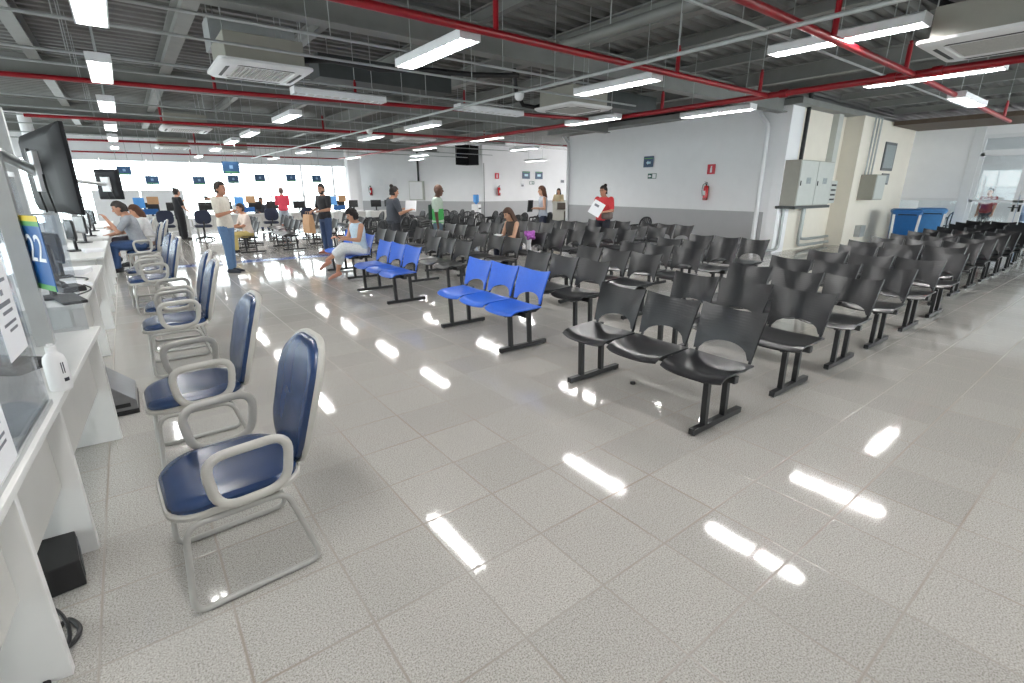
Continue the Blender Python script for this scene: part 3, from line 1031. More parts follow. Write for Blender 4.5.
# ================================================================== BLACK RESIN ARMCHAIRS
def monobloc_proto():
    root = thing('resin_armchair', 'x', 'chair')
    m = M['monobloc']
    g = []
    for i in range(8):
        u = i / 7
        g.append([(-0.22 + 0.44 * j / 7, 0.22 - 0.44 * u, 0.43 - 0.03 * u - 0.012 * math.sin(PI * j / 7) - (0.03 * (1 - u / 0.2) ** 2 if u < 0.2 else 0)) for j in range(8)])
    MB().sheet(g, 0.012).build('seat', m, root, True)
    for sx in (-1, 1):
        MB().tube([(sx * 0.21, 0.20, 0.42), (sx * 0.25, 0.25, 0.0)], [0.026, 0.02], 8).build('leg', m, root, True)
        MB().tube([(sx * 0.20, -0.20, 0.40), (sx * 0.24, -0.29, 0.0)], [0.026, 0.02], 8).build('leg', m, root, True)
        MB().tube(fillet([(sx * 0.23, 0.19, 0.40), (sx * 0.27, 0.16, 0.64), (sx * 0.25, -0.24, 0.66)], 0.07, 5, False), 0.019, 8, False, 1.4).build('armrest', m, root, True)
    fr = MB()
    arch = [(-0.21, -0.21, 0.40), (-0.225, -0.25, 0.62), (-0.19, -0.30, 0.80), (-0.10, -0.32, 0.865), (0, -0.325, 0.88), (0.10, -0.32, 0.865), (0.19, -0.30, 0.80), (0.225, -0.25, 0.62), (0.21, -0.21, 0.40)]
    fr.tube(fillet(arch, 0.06, 4, False), 0.022, 8, False, 1.2)
    for t in (-2, -1, 0, 1, 2):
        top = 0.865 - 0.012 * t * t
        fr.tube([(t * 0.065, -0.21, 0.41), (t * 0.066, -0.262, 0.62), (t * 0.062, -0.315, top)], 0.016, 6, False, 1.3)
    fr.build('backrest', m, root, True)
    return root
mono = Stamp(monobloc_proto())
rnd = random.Random(4)
spots = []
for j in range(6):
    for i in range(7):
        if not (i < 2 and j > 1):
            spots.append((4.9 + 0.86 * i + rnd.uniform(-.12, .12) + 0.25 * (j % 2), 12.2 + 0.98 * j + rnd.uniform(-.15, .15)))
GM = 'black resin armchairs in the back area'
n = 0
for idx, (x, y) in enumerate(spots):
    j = int((y - 11.7) / 0.98)
    i = sum(1 for q in spots[:idx] if int((q[1] - 11.7) / 0.98) == j)
    mono((x, y, 0), PI / 2 + rnd.uniform(-0.25, 0.25) + (0.5 if (idx % 5) == 2 else 0), 'black resin slat-back armchair in the back crowd, %s row back, %s from the left' % (ordinal(j), ordinal(i)), GM)
for x, y, rz, lb in ((11.35, 9.0, PI / 2 - 0.1, 'black resin armchair standing alone near the white wall below the extinguisher'),
                     (12.2, 14.5, 0.6, 'black resin armchair before the corridor wall, left one of two'), (11.4, 13.2, 0.3, 'black resin armchair before the corridor wall, right one of two')):
    mono((x, y, 0), rz, lb, GM)

# ================================================================== COUNTER
def counter(y0, y1, gables, label, tilt=0.0, x0=-0.36):
    """counter station, front edge close to x = -0.36, customers on +X"""
    root = thing('service_counter', label, 'counter', (x0, y0, 0), -tilt, 'service counters')
    Lc = y1 - y0
    MB().span((-0.75, 0, 0.735), (0.0, Lc, 0.765)).build('countertop', M['desk_white'], root, False, 0.004)
    MB().span((-0.10, 0.02, 0.36), (-0.08, Lc - 0.02, 0.735)).build('front_panel', M['desk_grey'], root, False, 0.002)
    for gy in gables:
        MB().prism([(-0.70, 0.0), (-0.02, 0.0), (-0.02, 0.06), (-0.015, 0.735), (-0.70, 0.735)], 0.035, 'y', gy - y0).build('side_panel', M['desk_white'], root, False, 0.003)
    return root
counter(0.75, 4.12, (0.80, 1.95, 2.70, 3.98), 'near white service counter with the sanitiser bottle on it', 0.067, -0.50)
counter(5.0, 7.62, (6.25, 7.5), 'second white service counter, covered in monitors and cables', 0.02, -0.40)
counter(8.5, 11.3, (8.6, 10.0, 11.2), 'third white service counter, before the man in grey')
counter(12.0, 14.8, (12.1, 13.5, 14.7), 'fourth white service counter, beside the man in grey')
counter(15.5, 18.5, (15.6, 17.0, 18.4), 'farthest white service counter along the left side')

def cable(pts, r, label, m='black', n=8, cat='cable', group=None):
    o = MB().tube(fillet(pts, 0.2, 5, False), r, n).build('cable', M[m], None, True)
    return tag(o, label, cat, group)

# glass screen with notices on the near counter
t = thing('counter_screen', 'tall clear glass screen at the left edge, with notices stuck on it', 'screen', (-0.52, 0.9, 0.765), -0.067)
MB().span((-0.004, 0, 0.02), (0.004, 1.76, 1.0)).build('glass_sheet', M['acrylic'], t, False, 0.001)
MB().span((-0.012, 0, 0.0), (0.012, 1.76, 0.02)).build('bottom_channel', M['alu'], t)
MB().span((-0.012, 0, 1.0), (0.012, 1.76, 1.03)).build('top_channel', M['alu'], t)
def notice(loc, rz, w_, h_, label, lines, header=None, roll=0.0):
    """sheet of paper facing local +X"""
    o = thing('paper_notice', label, 'notice', loc, rz)
    o.rotation_euler = (roll, 0, rz)
    MB().box((0, 0, 0), (0.0015, w_, h_)).build('sheet', M['paper'], o)
    b = MB()
    for (yy, zz, ww, hh) in lines:
        b.box((0.0012, yy, zz), (0.0008, ww, hh))
    if lines:
        b.build('printed_text', M['ink'], o)
    if header:
        MB().box((0.0012, 0, header[0]), (0.0008, w_ * 0.9, header[1])).build('printed_band', M[header[2]], o)
    return o
tl = [(0, 0.10, 0.16, 0.012), (0, 0.06, 0.03, 0.02), (0, 0.02, 0.14, 0.016), (0.01, -0.01, 0.12, 0.012), (0, -0.05, 0.15, 0.01), (0.02, -0.075, 0.1, 0.01)]
notice((-0.409, 2.46, 1.21), -0.067, 0.24, 0.34, 'white printed notice high on the near glass screen', tl, None)
notice((-0.440, 2.0, 0.94), -0.067, 0.24, 0.34, 'white notice with a yellow line low on the near glass screen', tl, (0.125, 0.014, 'yellow'))
notice((-0.412, 2.42, 1.58), -0.067, 0.22, 0.30, 'white notice at the top of the near glass screen', tl[:3], None)
# aluminium post and crossbar of the partition
o = MB().span((-0.55, 3.74, 0.765), (-0.47, 3.82, 2.0)).span((-2.4, 3.76, 1.86), (-0.47, 3.81, 1.98)).build('partition_frame', M['alu'], None, False, 0.004)
tag(o, 'silver aluminium post and crossbar behind the number card', 'partition frame')
# second clear shield: box of three acrylic sheets
t = thing('counter_shield', 'clear acrylic shield across the end of the near counter, behind the number card', 'screen', (-0.33, 4.06, 0.765), 0)
MB().span((-0.34, 0.0, 0), (0.0, 0.006, 0.71)).build('clear_sheet', M['acrylic'], t, False, 0.001)
MB().span((-0.34, -0.004, 0.71), (0.0, 0.010, 0.722)).build('edge_strip', M['alu'], t)
MB().span((-0.34, -0.01, 0.0), (0.0, 0.016, 0.02)).build('bottom_channel', M['alu'], t)
# blue number card
def textmesh(body, size, depth=0.001):
    cu = bpy.data.curves.new('lettering', 'FONT')
    cu.body = body
    cu.size = size
    cu.extrude = depth
    cu.align_x = 'CENTER'
    cu.align_y = 'CENTER'
    ob = bpy.data.objects.new('lettering', cu)
    COL.objects.link(ob)
    dg = bpy.context.evaluated_depsgraph_get()
    me = bpy.data.meshes.new_from_object(ob.evaluated_get(dg))
    bpy.data.objects.remove(ob)
    return me
t = thing('number_card', 'blue counter number card reading 22 with yellow top strip', 'sign', (-0.425, 3.68, 1.29), 0)
t.rotation_euler = (0, 0, R(-67))
MB().box((0, 0, 0), (0.24, 0.004, 0.40)).build('card', M['sign_22'], t)
MB().box((0, -0.003, 0.185), (0.24, 0.002, 0.03)).build('yellow_strip', M['yellow'], t)
MB().box((0, -0.003, 0.158), (0.24, 0.002, 0.025)).build('green_strip', M['lime'], t)
MB().box((0, -0.003, -0.185), (0.24, 0.002, 0.03)).build('green_strip', M['lime'], t)
me = textmesh('22', 0.21)
me.materials.append(M['paper'])
tx = link('numeral', me, t)
tx.rotation_euler = (PI / 2, 0, 0)
tx.location = (0, -0.004, 0.02)
# sanitiser bottle
t = thing('sanitiser_bottle', 'white sanitiser bottle standing on the near counter edge', 'bottle', (-0.375, 2.84, 0.765))
rr_ = [(0.038, 0), (0.041, 0.01), (0.041, 0.13), (0.036, 0.155), (0.02, 0.172), (0.017, 0.178)]
MB().loft([[(r_ * math.cos(2 * PI * j / 18), r_ * math.sin(2 * PI * j / 18), z_) for j in range(18)] for r_, z_ in rr_]).build('body', M['white_plastic'], t, True)
MB().loft([[(r_ * math.cos(2 * PI * j / 14), r_ * math.sin(2 * PI * j / 14), z_) for j in range(14)] for r_, z_ in ((0.02, 0.176), (0.02, 0.2), (0.012, 0.204), (0.011, 0.212))]).build('cap', M['white_plastic'], t, True)
b = MB()
for k_ in range(5):
    a_ = -1.0 + k_ * 0.10
    b.box((0.0415 * math.cos(a_), 0.0415 * math.sin(a_), 0.05), (0.002, 0.003, 0.016), (0, 0, a_))
for k_ in range(2):
    a_ = -1.0 + k_ * 0.2
    b.box((0.0415 * math.cos(a_), 0.0415 * math.sin(a_), 0.105), (0.002, 0.003, 0.05), (0, 0, a_))
b.build('printed_label', M['dark_ink'], t)

# monitors
def monitor_proto():
    root = thing('desk_monitor', 'x', 'monitor')
    MB().loft([[(a, -0.02 + o, b + 0.30) for a, b in rrect(w_, h_, 0.015)] for w_, h_, o in ((0.44, 0.28, 0.0), (0.45, 0.29, 0.006), (0.45, 0.29, 0.022), (0.36, 0.2, 0.045))]).build('shell', M['black'], root, True)
    MB().box((0, -0.021, 0.305), (0.41, 0.003, 0.24)).build('screen_face', M['screen'], root)
    MB().span((-0.03, 0.0, 0.01), (0.03, 0.03, 0.24)).loft([[(a, b, z_) for a, b in rrect(0.24, 0.17, 0.06)] for z_ in (0, 0.014)]).build('stand', M['black'], root, False, 0.002)
    return root
mon = Stamp(monitor_proto())
mm = [(-0.62, 5.45, -1.15), (-0.66, 6.75, -1.2), (-0.7, 9.6, -1.3), (-0.66, 11.05, -1.2), (-0.65, 12.6, -1.3), (-0.65, 14.1, -1.2)]
for i, (x_, y_, rz_) in enumerate(mm):
    mon((x_, y_, 0.765), rz_, 'black computer monitor on the left counters, %s from the viewer' % ordinal(i), 'monitors on the left counters')
# counter clutter
def phone_proto():
    root = thing('desk_telephone', 'x', 'telephone')
    MB().loft([[(a, b, z_ + 0.03 * (b + 0.1) * (z_ > 0)) for a, b in rrect(w_, 0.2, 0.015)] for w_, z_ in ((0.17, 0.0), (0.17, 0.03), (0.15, 0.045))]).build('base', M['black'], root, True)
    MB().tube([(-0.06, -0.09, 0.06), (-0.06, -0.06, 0.08), (-0.06, 0.06, 0.085), (-0.06, 0.09, 0.065)], [0.026, 0.018, 0.018, 0.026], 10).build('handset', M['black'], root, True)
    return root
ph = Stamp(phone_proto())
ph((-0.52, 5.75, 0.765), 0.4, 'black desk telephone on the second counter', 'desk telephones')
ph((-0.58, 3.30, 0.765), 0.9, 'black desk telephone behind the near acrylic shield', 'desk telephones')
def papers(loc, rz, label, n_=6, mname='paper'):
    o = MB()
    rq = random.Random(n_)
    o.box((0, 0, n_ * 0.003), (0.21, 0.297, n_ * 0.006))
    ob = o.build('paper_stack', M[mname], None, False, 0.001)
    ob.location = loc
    ob.rotation_euler = (0, 0, rz)
    return tag(ob, label, 'papers')
papers((-0.52, 6.1, 0.765), 0.3, 'white paper stack beside the telephone on the second counter', 4)
papers((-0.55, 6.95, 0.765), -0.2, 'thick white paper stack at the far end of the second counter', 9)
papers((-0.50, 9.4, 0.765), 0.2, 'paper stack on the third counter', 6)
papers((-0.62, 2.45, 0.765), 0.1, 'flat sheets lying behind the near glass screen', 2)
cable([(-0.5, 5.6, 0.772), (-0.42, 5.9, 0.775), (-0.5, 6.2, 0.772), (-0.40, 6.4, 0.774), (-0.55, 6.6, 0.775)], 0.006, 'black cable looping over the second counter')
cable([(-0.6, 5.5, 0.775), (-0.48, 5.4, 0.773), (-0.40, 5.55, 0.775), (-0.37, 5.75, 0.772), (-0.45, 6.0, 0.778)], 0.006, 'black cable at the front edge of the second counter')
o = MB().box((0, 0, 0.012), (0.15, 0.44, 0.024)).build('keyboard', M['black'], None, False, 0.004)
o.location = (-0.5, 5.25, 0.765); o.rotation_euler = (0, 0, 0.25)
tag(o, 'black keyboard standing at the near end of the second counter', 'keyboard')
# low black equipment box under the near counter, cables hanging below
t = thing('power_unit', 'black equipment box on the floor under the near counter', 'equipment box', (-0.49, 2.58, 0), 0.12)
MB().span((-0.16, -0.14, 0.005), (0.05, 0.17, 0.13)).build('case', M['black'], t, False, 0.006)
b = MB()
b.span((0.05, -0.10, 0.025), (0.053, 0.02, 0.105))
b.build('vent_panel', M['dark_steel'], t)
MB().span((0.05, 0.05, 0.03), (0.052, 0.14, 0.10)).build('sticker', M['ink'], t)
cable([(-0.55, 2.2, 0.08), (-0.47, 2.05, 0.02), (-0.42, 2.15, 0.012), (-0.48, 2.28, 0.012), (-0.52, 2.1, 0.012), (-0.50, 1.9, 0.012)], 0.009, 'black cable coiled on the floor under the near counter')
cable([(-0.58, 2.3, 0.10), (-0.48, 2.22, 0.10), (-0.44, 2.1, 0.03), (-0.52, 1.95, 0.012), (-0.55, 1.8, 0.012)], 0.007, 'thin cable dropping from the black equipment box')
# slanted grey unit on the floor between the counters
t = thing('slanted_unit', 'slanted grey metal unit with black vented base between the counters', 'equipment', (-0.40, 4.42, 0), 0.0)
MB().prism([(-0.12, 0.03), (0.20, 0.03), (0.20, 0.10), (-0.10, 0.40), (-0.14, 0.40)], 0.5, 'y', 0.0).build('casing', M['dark_wedge'], t, False, 0.006)
MB().span((-0.13, -0.006, 0), (0.205, 0.506, 0.035)).build('base', M['black'], t, False, 0.004)
b = MB()
b.prism([(-0.08, 0.06), (0.16, 0.06), (0.16, 0.09), (-0.08, 0.09)], 0.004, 'y', -0.004)
b.build('vent', M['black'], t)

# televisions on swivel arms, backs to the viewer
def tv(name, A, B, z0, z1, label, arm_to):
    """A, B: xy of the two vertical edges, near edge first; back faces the viewer"""
    A, B = Vector((A[0], A[1], 0)), Vector((B[0], B[1], 0))
    d = B - A
    wd = d.length
    root = thing(name, label, 'television', ((A.x + B.x) / 2, (A.y + B.y) / 2, (z0 + z1) / 2), math.atan2(d.y, d.x))
    h = z1 - z0
    # local x along the width, local +y is the side facing the viewer or away
    nloc = Vector((0, 1, 0))
    nw = Matrix.Rotation(math.atan2(d.y, d.x), 3, 'Z') @ nloc
    s = 1 if nw.dot(Vector((-root.location.x, -root.location.y, 0))) > 0 else -1
    rings = []
    for sc, o in ((0.985, -0.022), (1.0, -0.018), (1.0, 0.0), (0.97, 0.012), (0.8, 0.035), (0.74, 0.038)):
        rings.append([(a, s * o, b) for a, b in rrect(wd * sc, h * sc, 0.012)])
    MB().loft(rings).build('shell', M['tv_back'], root, True)
    MB().box((0, -s * 0.0235, 0), (wd * 0.95, 0.003, h * 0.92)).build('screen_face', M['screen'], root)
    MB().box((0, s * 0.05, 0.0), (0.16, 0.03, 0.24)).build('wall_plate', M['white_metal'], root, False, 0.004)
    MB().box((wd * 0.16, s * 0.044, 0.04), (0.05, 0.02, h * 0.42)).build('bracket_slot', M['black'], root, False, 0.004)
    for q in (-0.13, 0.10):
        MB().tube(fillet([(q * wd, s * 0.05, -0.02), (q * wd - 0.02, s * 0.055, -h * 0.2), (q * wd - 0.05, s * 0.045, -h * 0.5)], 0.1, 4, False), 0.006, 6).build('lead', M['black'], root, True)
    inv = Matrix.Rotation(-math.atan2(d.y, d.x), 3, 'Z')
    e_ = inv @ (Vector(arm_to) - root.location)
    MB().tube([(0, s * 0.06, 0.0), (e_.x * 0.4, e_.y * 0.5 + s * 0.1, e_.z * 0.5 + 0.02), (e_.x, e_.y, e_.z)], 0.03, 10).build('swivel_arm', M['alu'], root, True)
    return root
tv('television', (-0.21, 3.79), (-0.50, 5.03), 1.48, 1.98, 'large charcoal television seen from behind, hung over the near counter', (-0.51, 3.78, 1.90))
tv('television', (0.0, 11.15), (-0.33, 11.5), 1.46, 1.96, 'smaller charcoal television seen from behind, above the man in grey', (-0.90, 10.75, 1.78))
# partition posts between stations
for i, (x_, y_) in enumerate(((-0.90, 7.7), (-0.92, 10.75), (-0.94, 14.85))):
    t = thing('partition_post', 'silver partition post rising from the counters, %s beyond the near television' % ordinal(i), 'post', (x_, y_, 0), 0, 'partition posts')
    MB().span((-0.05, -0.05, 0.765), (0.05, 0.05, 2.45)).build('post', M['alu'], t, False, 0.004)
    MB().span((-0.012, -1.55, 0.78), (0.0, -0.06, 1.75)).build('glass_sheet', M['acrylic'], t)
    MB().span((-0.025, -1.6, 1.75), (0.012, -0.05, 1.80)).build('top_rail', M['alu'], t)
t = thing('camera_mount', 'black swivel camera clamped beside the smaller television', 'camera', (-0.80, 10.66, 1.72))
MB().sphere((0, 0, 0.05), 0.075, 14, 10).bar((0, 0, 0.02), (0, 0, -0.1), 0.03).bar((-0.14, -0.12, 0.0), (0, 0, 0), 0.015).build('housing', M['black'], t, True)
MB().sphere((0.02, -0.02, -0.12), 0.035, 10, 8).build('lens', M['screen'], t, True)
# staff chair behind the near shield
task((-1.15, 4.6, 0), -1.9, 'navy staff chair behind the near counter, seen through the acrylic shield', 'dark chairs at the far desks')

# ================================================================== FAR DESKS AND SIGNS
def desk_proto():
    root = thing('far_desk', 'x', 'desk')
    MB().span((-0.7, -0.35, 0.72), (0.7, 0.35, 0.75)).build('desktop', M['desk_white'], root, False, 0.003)
    MB().span((-0.66, -0.30, 0.25), (0.66, -0.28, 0.72)).build('modesty_panel', M['desk_grey'], root)
    for s in (-1, 1):
        MB().span((s * 0.68 - 0.015, -0.32, 0), (s * 0.68 + 0.015, 0.32, 0.72)).build('side_panel', M['desk_grey'], root)
    return root
desk = Stamp(desk_proto())
fd = []
for i in range(6):
    X = 1.0 + 1.62 * i
    YD = 21.4
    desk((X, YD, 0), 0, 'white far desk before the window wall, %s from the left' % ordinal(i), 'far desks')
    mon((X - 0.3, YD, 0.75), 2.9, 'monitor on the far desks, %s pair, left one' % ordinal(i), 'monitors on the far desks')
    if i != 3:
        mon((X + 0.35, YD + 0.12, 0.75), 3.4, 'monitor on the far desks, %s pair, right one' % ordinal(i), 'monitors on the far desks')
# small desk signs: blue notice stands with framed cards
for i, X in enumerate((0.55, 3.5, 6.9)):
    t = thing('notice_stand', 'pale blue notice stand at the far desks, %s from the left' % ordinal(i), 'stand', (X, 20.75, 0), 0, 'notice stands')
    MB().bar((0, 0, 0), (0, 0, 1.05), 0.02).loft([[(a, b, z_) for a, b in rrect(0.34, 0.28, 0.08)] for z_ in (0, 0.02)]).build('pole', M['alu'], t, True)
    MB().box((-0.18, 0, 1.2), (0.3, 0.02, 0.34)).build('blue_board', M['water_blue'], t, False, 0.004)
    MB().box((0.2, 0, 1.28), (0.32, 0.02, 0.24)).build('beige_card', M['kraft'], t, False, 0.004)
    MB().box((0.05, -0.012, 0.92), (0.5, 0.02, 0.18)).build('lower_board', M['sign_22'], t, False, 0.004)
def hanging_sign(x_, y_, z_, w_, h_, label):
    t = thing('hanging_sign', label, 'sign', (x_, y_, z_), R(12), 'hanging number signs')
    MB().box((0, 0, 0), (w_, 0.03, h_)).build('board', M['sign_blue'], t, False, 0.003)
    b_ = MB().box((0, -0.017, h_ * 0.05), (w_ * 0.2, 0.004, h_ * 0.28))
    b_.build('printed_mark', M['dull_blue'], t)
    MB().box((0, -0.017, -h_ * 0.36), (w_ * 0.8, 0.004, h_ * 0.08)).build('printed_line', M['lime'], t)
    for s in (-0.4, 0.4):
        MB().bar((s * w_, 0, h_ / 2), (s * w_, 0, DECK - z_ + 0.01), 0.005, 6).build('hanger', M['conduit'], t)
for i, (x_, z_) in enumerate(((0.15, 2.16), (0.78, 1.90), (2.0, 1.90), (2.97, 1.95), (3.78, 2.0), (4.78, 2.02), (5.65, 2.0))):
    hanging_sign(x_, 19.0, z_, 0.34, 0.24, 'small dark blue hanging sign before the window wall, %s from the left' % ordinal(i))
hanging_sign(2.65, 17.0, 2.24, 0.46, 0.34, 'larger dark blue hanging sign in front of the small far ones')
# white screen panels at the far left
for i, (x0_, x1_) in enumerate(((-0.9, 0.5), (0.55, 1.9))):
    o = MB().span((x0_, 24.0, 0), (x1_, 24.06, 1.6)).build('partition_panel', M['white_metal'], None, False, 0.01)
    tag(o, ('left' if i == 0 else 'right') + ' white screen panel standing before the window wall', 'screen panel')

# ================================================================== WALL FITTINGS
def on_wall(Y, off=0.012):
    return Vector((wallx(Y) - off, Y, 0))
WRZ = PI - WANG      # local +X points out of the wall, into the hall
def wall_sign(loc, rz, w_, h_, m, label, name='wall_sign', marks=()):
    t = thing(name, label, 'sign', loc, rz)
    MB().box((0, 0, 0), (0.012, w_, h_)).build('board', M[m], t, False, 0.001)
    for (outline, mm_, pn) in marks:
        MB().prism(outline, 0.002, 'x', 0.006).build(pn, M[mm_], t)
    return t
def arrow(cx, cz, L_, H_, flip=1):
    return [(cx + flip * L_ / 2, cz), (cx + flip * L_ * 0.05, cz + H_ / 2), (cx + flip * L_ * 0.05, cz + H_ / 4), (cx - flip * L_ / 2, cz + H_ / 4), (cx - flip * L_ / 2, cz - H_ / 4), (cx + flip * L_ * 0.05, cz - H_ / 4), (cx + flip * L_ * 0.05, cz - H_ / 2)]
def bar2(cx, cz, w_, h_):
    return [(cx - w_ / 2, cz - h_ / 2), (cx + w_ / 2, cz - h_ / 2), (cx + w_ / 2, cz + h_ / 2), (cx - w_ / 2, cz + h_ / 2)]
# on the wall local +Y (viewed from the hall) points to picture right
p = on_wall(10.8); p.z = 2.50
wall_sign(p, WRZ, 0.42, 0.34, 'sign_blue', 'dark blue direction sign with a left arrow on the white wall', marks=((arrow(0, -0.03, 0.2, 0.13, -1), 'sky_print', 'arrow_mark'), (bar2(0, 0.10, 0.36, 0.025), 'lime', 'printed_line')))
p = on_wall(10.6); p.z = 2.05
wall_sign(p, WRZ, 0.36, 0.16, 'sign_green', 'small green exit arrow sign below the blue direction sign', marks=((arrow(-0.10, 0, 0.13, 0.09, -1), 'paper', 'arrow_mark'), (bar2(0.09, 0, 0.15, 0.13), 'paper', 'figure_field')))
p = on_wall(8.38); p.z = 2.19
ext_mark = [(-0.03, -0.09), (0.03, -0.09), (0.03, 0.04), (0.012, 0.06), (0.03, 0.075), (0.03, 0.09), (-0.03, 0.085), (-0.012, 0.06), (-0.03, 0.04)]
wall_sign(p, WRZ, 0.26, 0.27, 'sign_red', 'red square extinguisher sign on the white wall, above the near extinguisher', marks=((ext_mark, 'paper', 'extinguisher_mark'),))
def extinguisher(loc, rz, label):
    t = thing('fire_extinguisher', label, 'fire extinguisher', loc, rz, 'fire extinguishers')
    def lathe(prof, n=18, c=(0.09, 0)):
        return [[(c[0] + r_ * math.cos(2 * PI * j / n), c[1] + r_ * math.sin(2 * PI * j / n), z_) for j in range(n)] for r_, z_ in prof]
    cy_ = MB()
    cy_.loft(lathe(((0.06, 0.0), (0.07, 0.012), (0.07, 0.34), (0.06, 0.38), (0.03, 0.41), (0.018, 0.42))))
    cy_.build('cylinder', M['ext_red'], t, True)
    MB().loft(lathe(((0.0715, 0.02), (0.0715, 0.05)))).build('base_ring', M['black'], t, True)
    MB().loft(lathe(((0.022, 0.415), (0.022, 0.46)))).box((0.11, 0, 0.475), (0.13, 0.02, 0.014)).box((0.12, 0, 0.50), (0.12, 0.02, 0.01), (0, -0.2, 0)).build('valve', M['black'], t)
    MB().tube(fillet([(0.10, 0.02, 0.45), (0.10, -0.10, 0.46), (0.11, -0.125, 0.30), (0.11, -0.09, 0.12)], 0.07, 5, False), 0.011, 8).build('hose', M['black'], t, True)
    MB().box((0.162, 0, 0.2), (0.004, 0.07, 0.12)).build('label_patch', M['paper'], t)
    MB().box((0.012, 0, 0.25), (0.024, 0.05, 0.3)).build('wall_bracket', M['black'], t)
    return t
p = on_wall(8.42, 0.006); p.z = 1.33
extinguisher(p, WRZ, 'red fire extinguisher on the white wall right of the woman in red')
extinguisher((15.5, 21.455, 1.33), -PI / 2, 'red fire extinguisher on the corridor wall beside the black loudspeaker box')
p = sidewall(6.3, 0.02); p.z = 1.33
extinguisher(p, SIDE_RZ, 'small far red extinguisher on the wall behind the woman with the bun')
wall_sign((15.42, 21.44, 2.3), -PI / 2, 0.26, 0.28, 'sign_red', 'red square extinguisher sign on the corridor wall', marks=((ext_mark, 'paper', 'extinguisher_mark'),))
for i, x_ in enumerate((17.35, 18.25)):
    wall_sign((x_, 21.44, 2.37), -PI / 2, 0.52, 0.38, 'sign_blue', ('left' if i == 0 else 'right') + ' one of two blue signs on the corridor wall', marks=((bar2(0, 0, 0.24, 0.12), 'sky_print', 'printed_mark'), (bar2(0, 0.15, 0.44, 0.03), 'lime', 'printed_line')))
wall_sign((17.75, 21.44, 1.98), -PI / 2, 0.34, 0.16, 'sign_green', 'small green exit sign under the two blue signs', marks=((arrow(0.08, 0, 0.12, 0.09, 1), 'paper', 'arrow_mark'), (bar2(-0.08, 0, 0.14, 0.12), 'paper', 'figure_field')))
notice((17.1, 21.44, 1.86), -PI / 2, 0.3, 0.42, 'white notice left of the small green exit sign', [(0, 0.05, 0.2, 0.03), (0, -0.03, 0.16, 0.08)])
notice((20.0, 21.44, 2.05), -PI / 2, 0.34, 0.26, 'white notice on the corridor wall above the reception desk', [(0, 0.03, 0.26, 0.14)])
notice((20.5, 21.44, 1.75), -PI / 2, 0.3, 0.42, 'lower notice on the corridor wall by the reception desk', [(0, 0.02, 0.24, 0.28)])
for i, (t_, z_) in enumerate(((5.7, 2.0), (4.9, 2.05), (5.4, 1.75))):
    p = sidewall(t_, 0.01); p.z = z_
    notice(p, SIDE_RZ, 0.22, 0.32, 'blank white sheet on the far side wall, %s of three' % ordinal(i), [])

# black loudspeaker box hung at the wall corner
t = thing('loudspeaker_box', 'black loudspeaker box hung high at the corner of the far wall', 'loudspeaker', (13.3, 20.9, 2.9), R(-158))
MB().box((0, 0, 0.28), (0.85, 0.75, 0.86)).build('cabinet', M['speaker_black'], t, False, 0.015)
MB().box((0, 0.382, 0.28), (0.78, 0.015, 0.78)).build('front_grille', M['speaker_black'], t, False, 0.004)
MB().box((0.43, 0.0, 0.28), (0.012, 0.5, 0.6)).build('side_panel', M['speaker_black'], t)
MB().bar((0, -0.1, 0.7), (0, -0.1, DECK - 2.9 + 0.01), 0.02, 8).build('hanger', M['black_metal'], t)
cable([(14.62, 21.45, 2.9), (14.62, 21.45, 1.9), (14.62, 21.45, 0.0)], 0.012, 'dark cable running down the wall below the loudspeaker box')
# grey wall box with conduit on the far side wall, water bottle
p = sidewall(3.6, 0.0); p.z = 1.1
t = thing('wall_cabinet', 'pale grey wall cabinet between the two standing people at the back', 'cabinet', p, SIDE_RZ)
MB().span((0, -0.4, 0), (0.22, 0.4, 0.95)).build('case', M['cab_grey'], t, False, 0.008)
MB().span((0.22, -0.36, 0.05), (0.232, 0.36, 0.9)).build('door', M['white_metal'], t, False, 0.003)
MB().bar((0.08, 0.1, 0.9), (0.08, 0.1, 2.65), 0.05, 10).build('conduit_riser', M['dark_steel'], t, True)
t = thing('water_dispenser', 'blue bottle water dispenser below the black loudspeaker box', 'water dispenser', (12.9, 19.6, 0), R(-150))
MB().loft([[(a, b, z_) for a, b in rrect(0.34, 0.34, 0.04)] for z_ in (0, 0.02, 0.95, 0.98)]).build('cabinet', M['white_plastic'], t, True)
MB().loft([[(r_ * math.cos(2 * PI * j / 20), r_ * math.sin(2 * PI * j / 20), z_) for j in range(20)] for r_, z_ in ((0.03, 0.97), (0.05, 1.02), (0.135, 1.08), (0.14, 1.2), (0.13, 1.22), (0.14, 1.24), (0.14, 1.38), (0.10, 1.41))]).build('bottle', M['water_blue'], t, True)
MB().box((0, 0.18, 0.8), (0.2, 0.05, 0.06)).build('tap_block', M['black'], t, False, 0.004)

# white downspouts
o = MB().tube(fillet([(wallx(6.7) - 0.08, 7.1, 3.62), (wallx(6.7) - 0.08, 7.0, 3.44), (wallx(6.7) - 0.08, 6.78, 3.18), (wallx(6.7) - 0.08, 6.76, 0.0)], 0.12, 5, False), 0.06, 14).build('downspout', M['white_metal'], None, True)
tag(o, 'white downspout near the wall corner beside the electrical cabinets', 'downspout')
o = MB().tube(fillet([(14.15, 15.4, 3.78), (14.22, 15.2, 3.62), (14.2, 14.92, 3.35), (14.2, 14.9, 0.0)], 0.12, 5, False), 0.06, 14).build('downspout', M['white_metal'], None, True)
tag(o, 'white downspout at the far end of the white wall, next to the corridor', 'downspout')

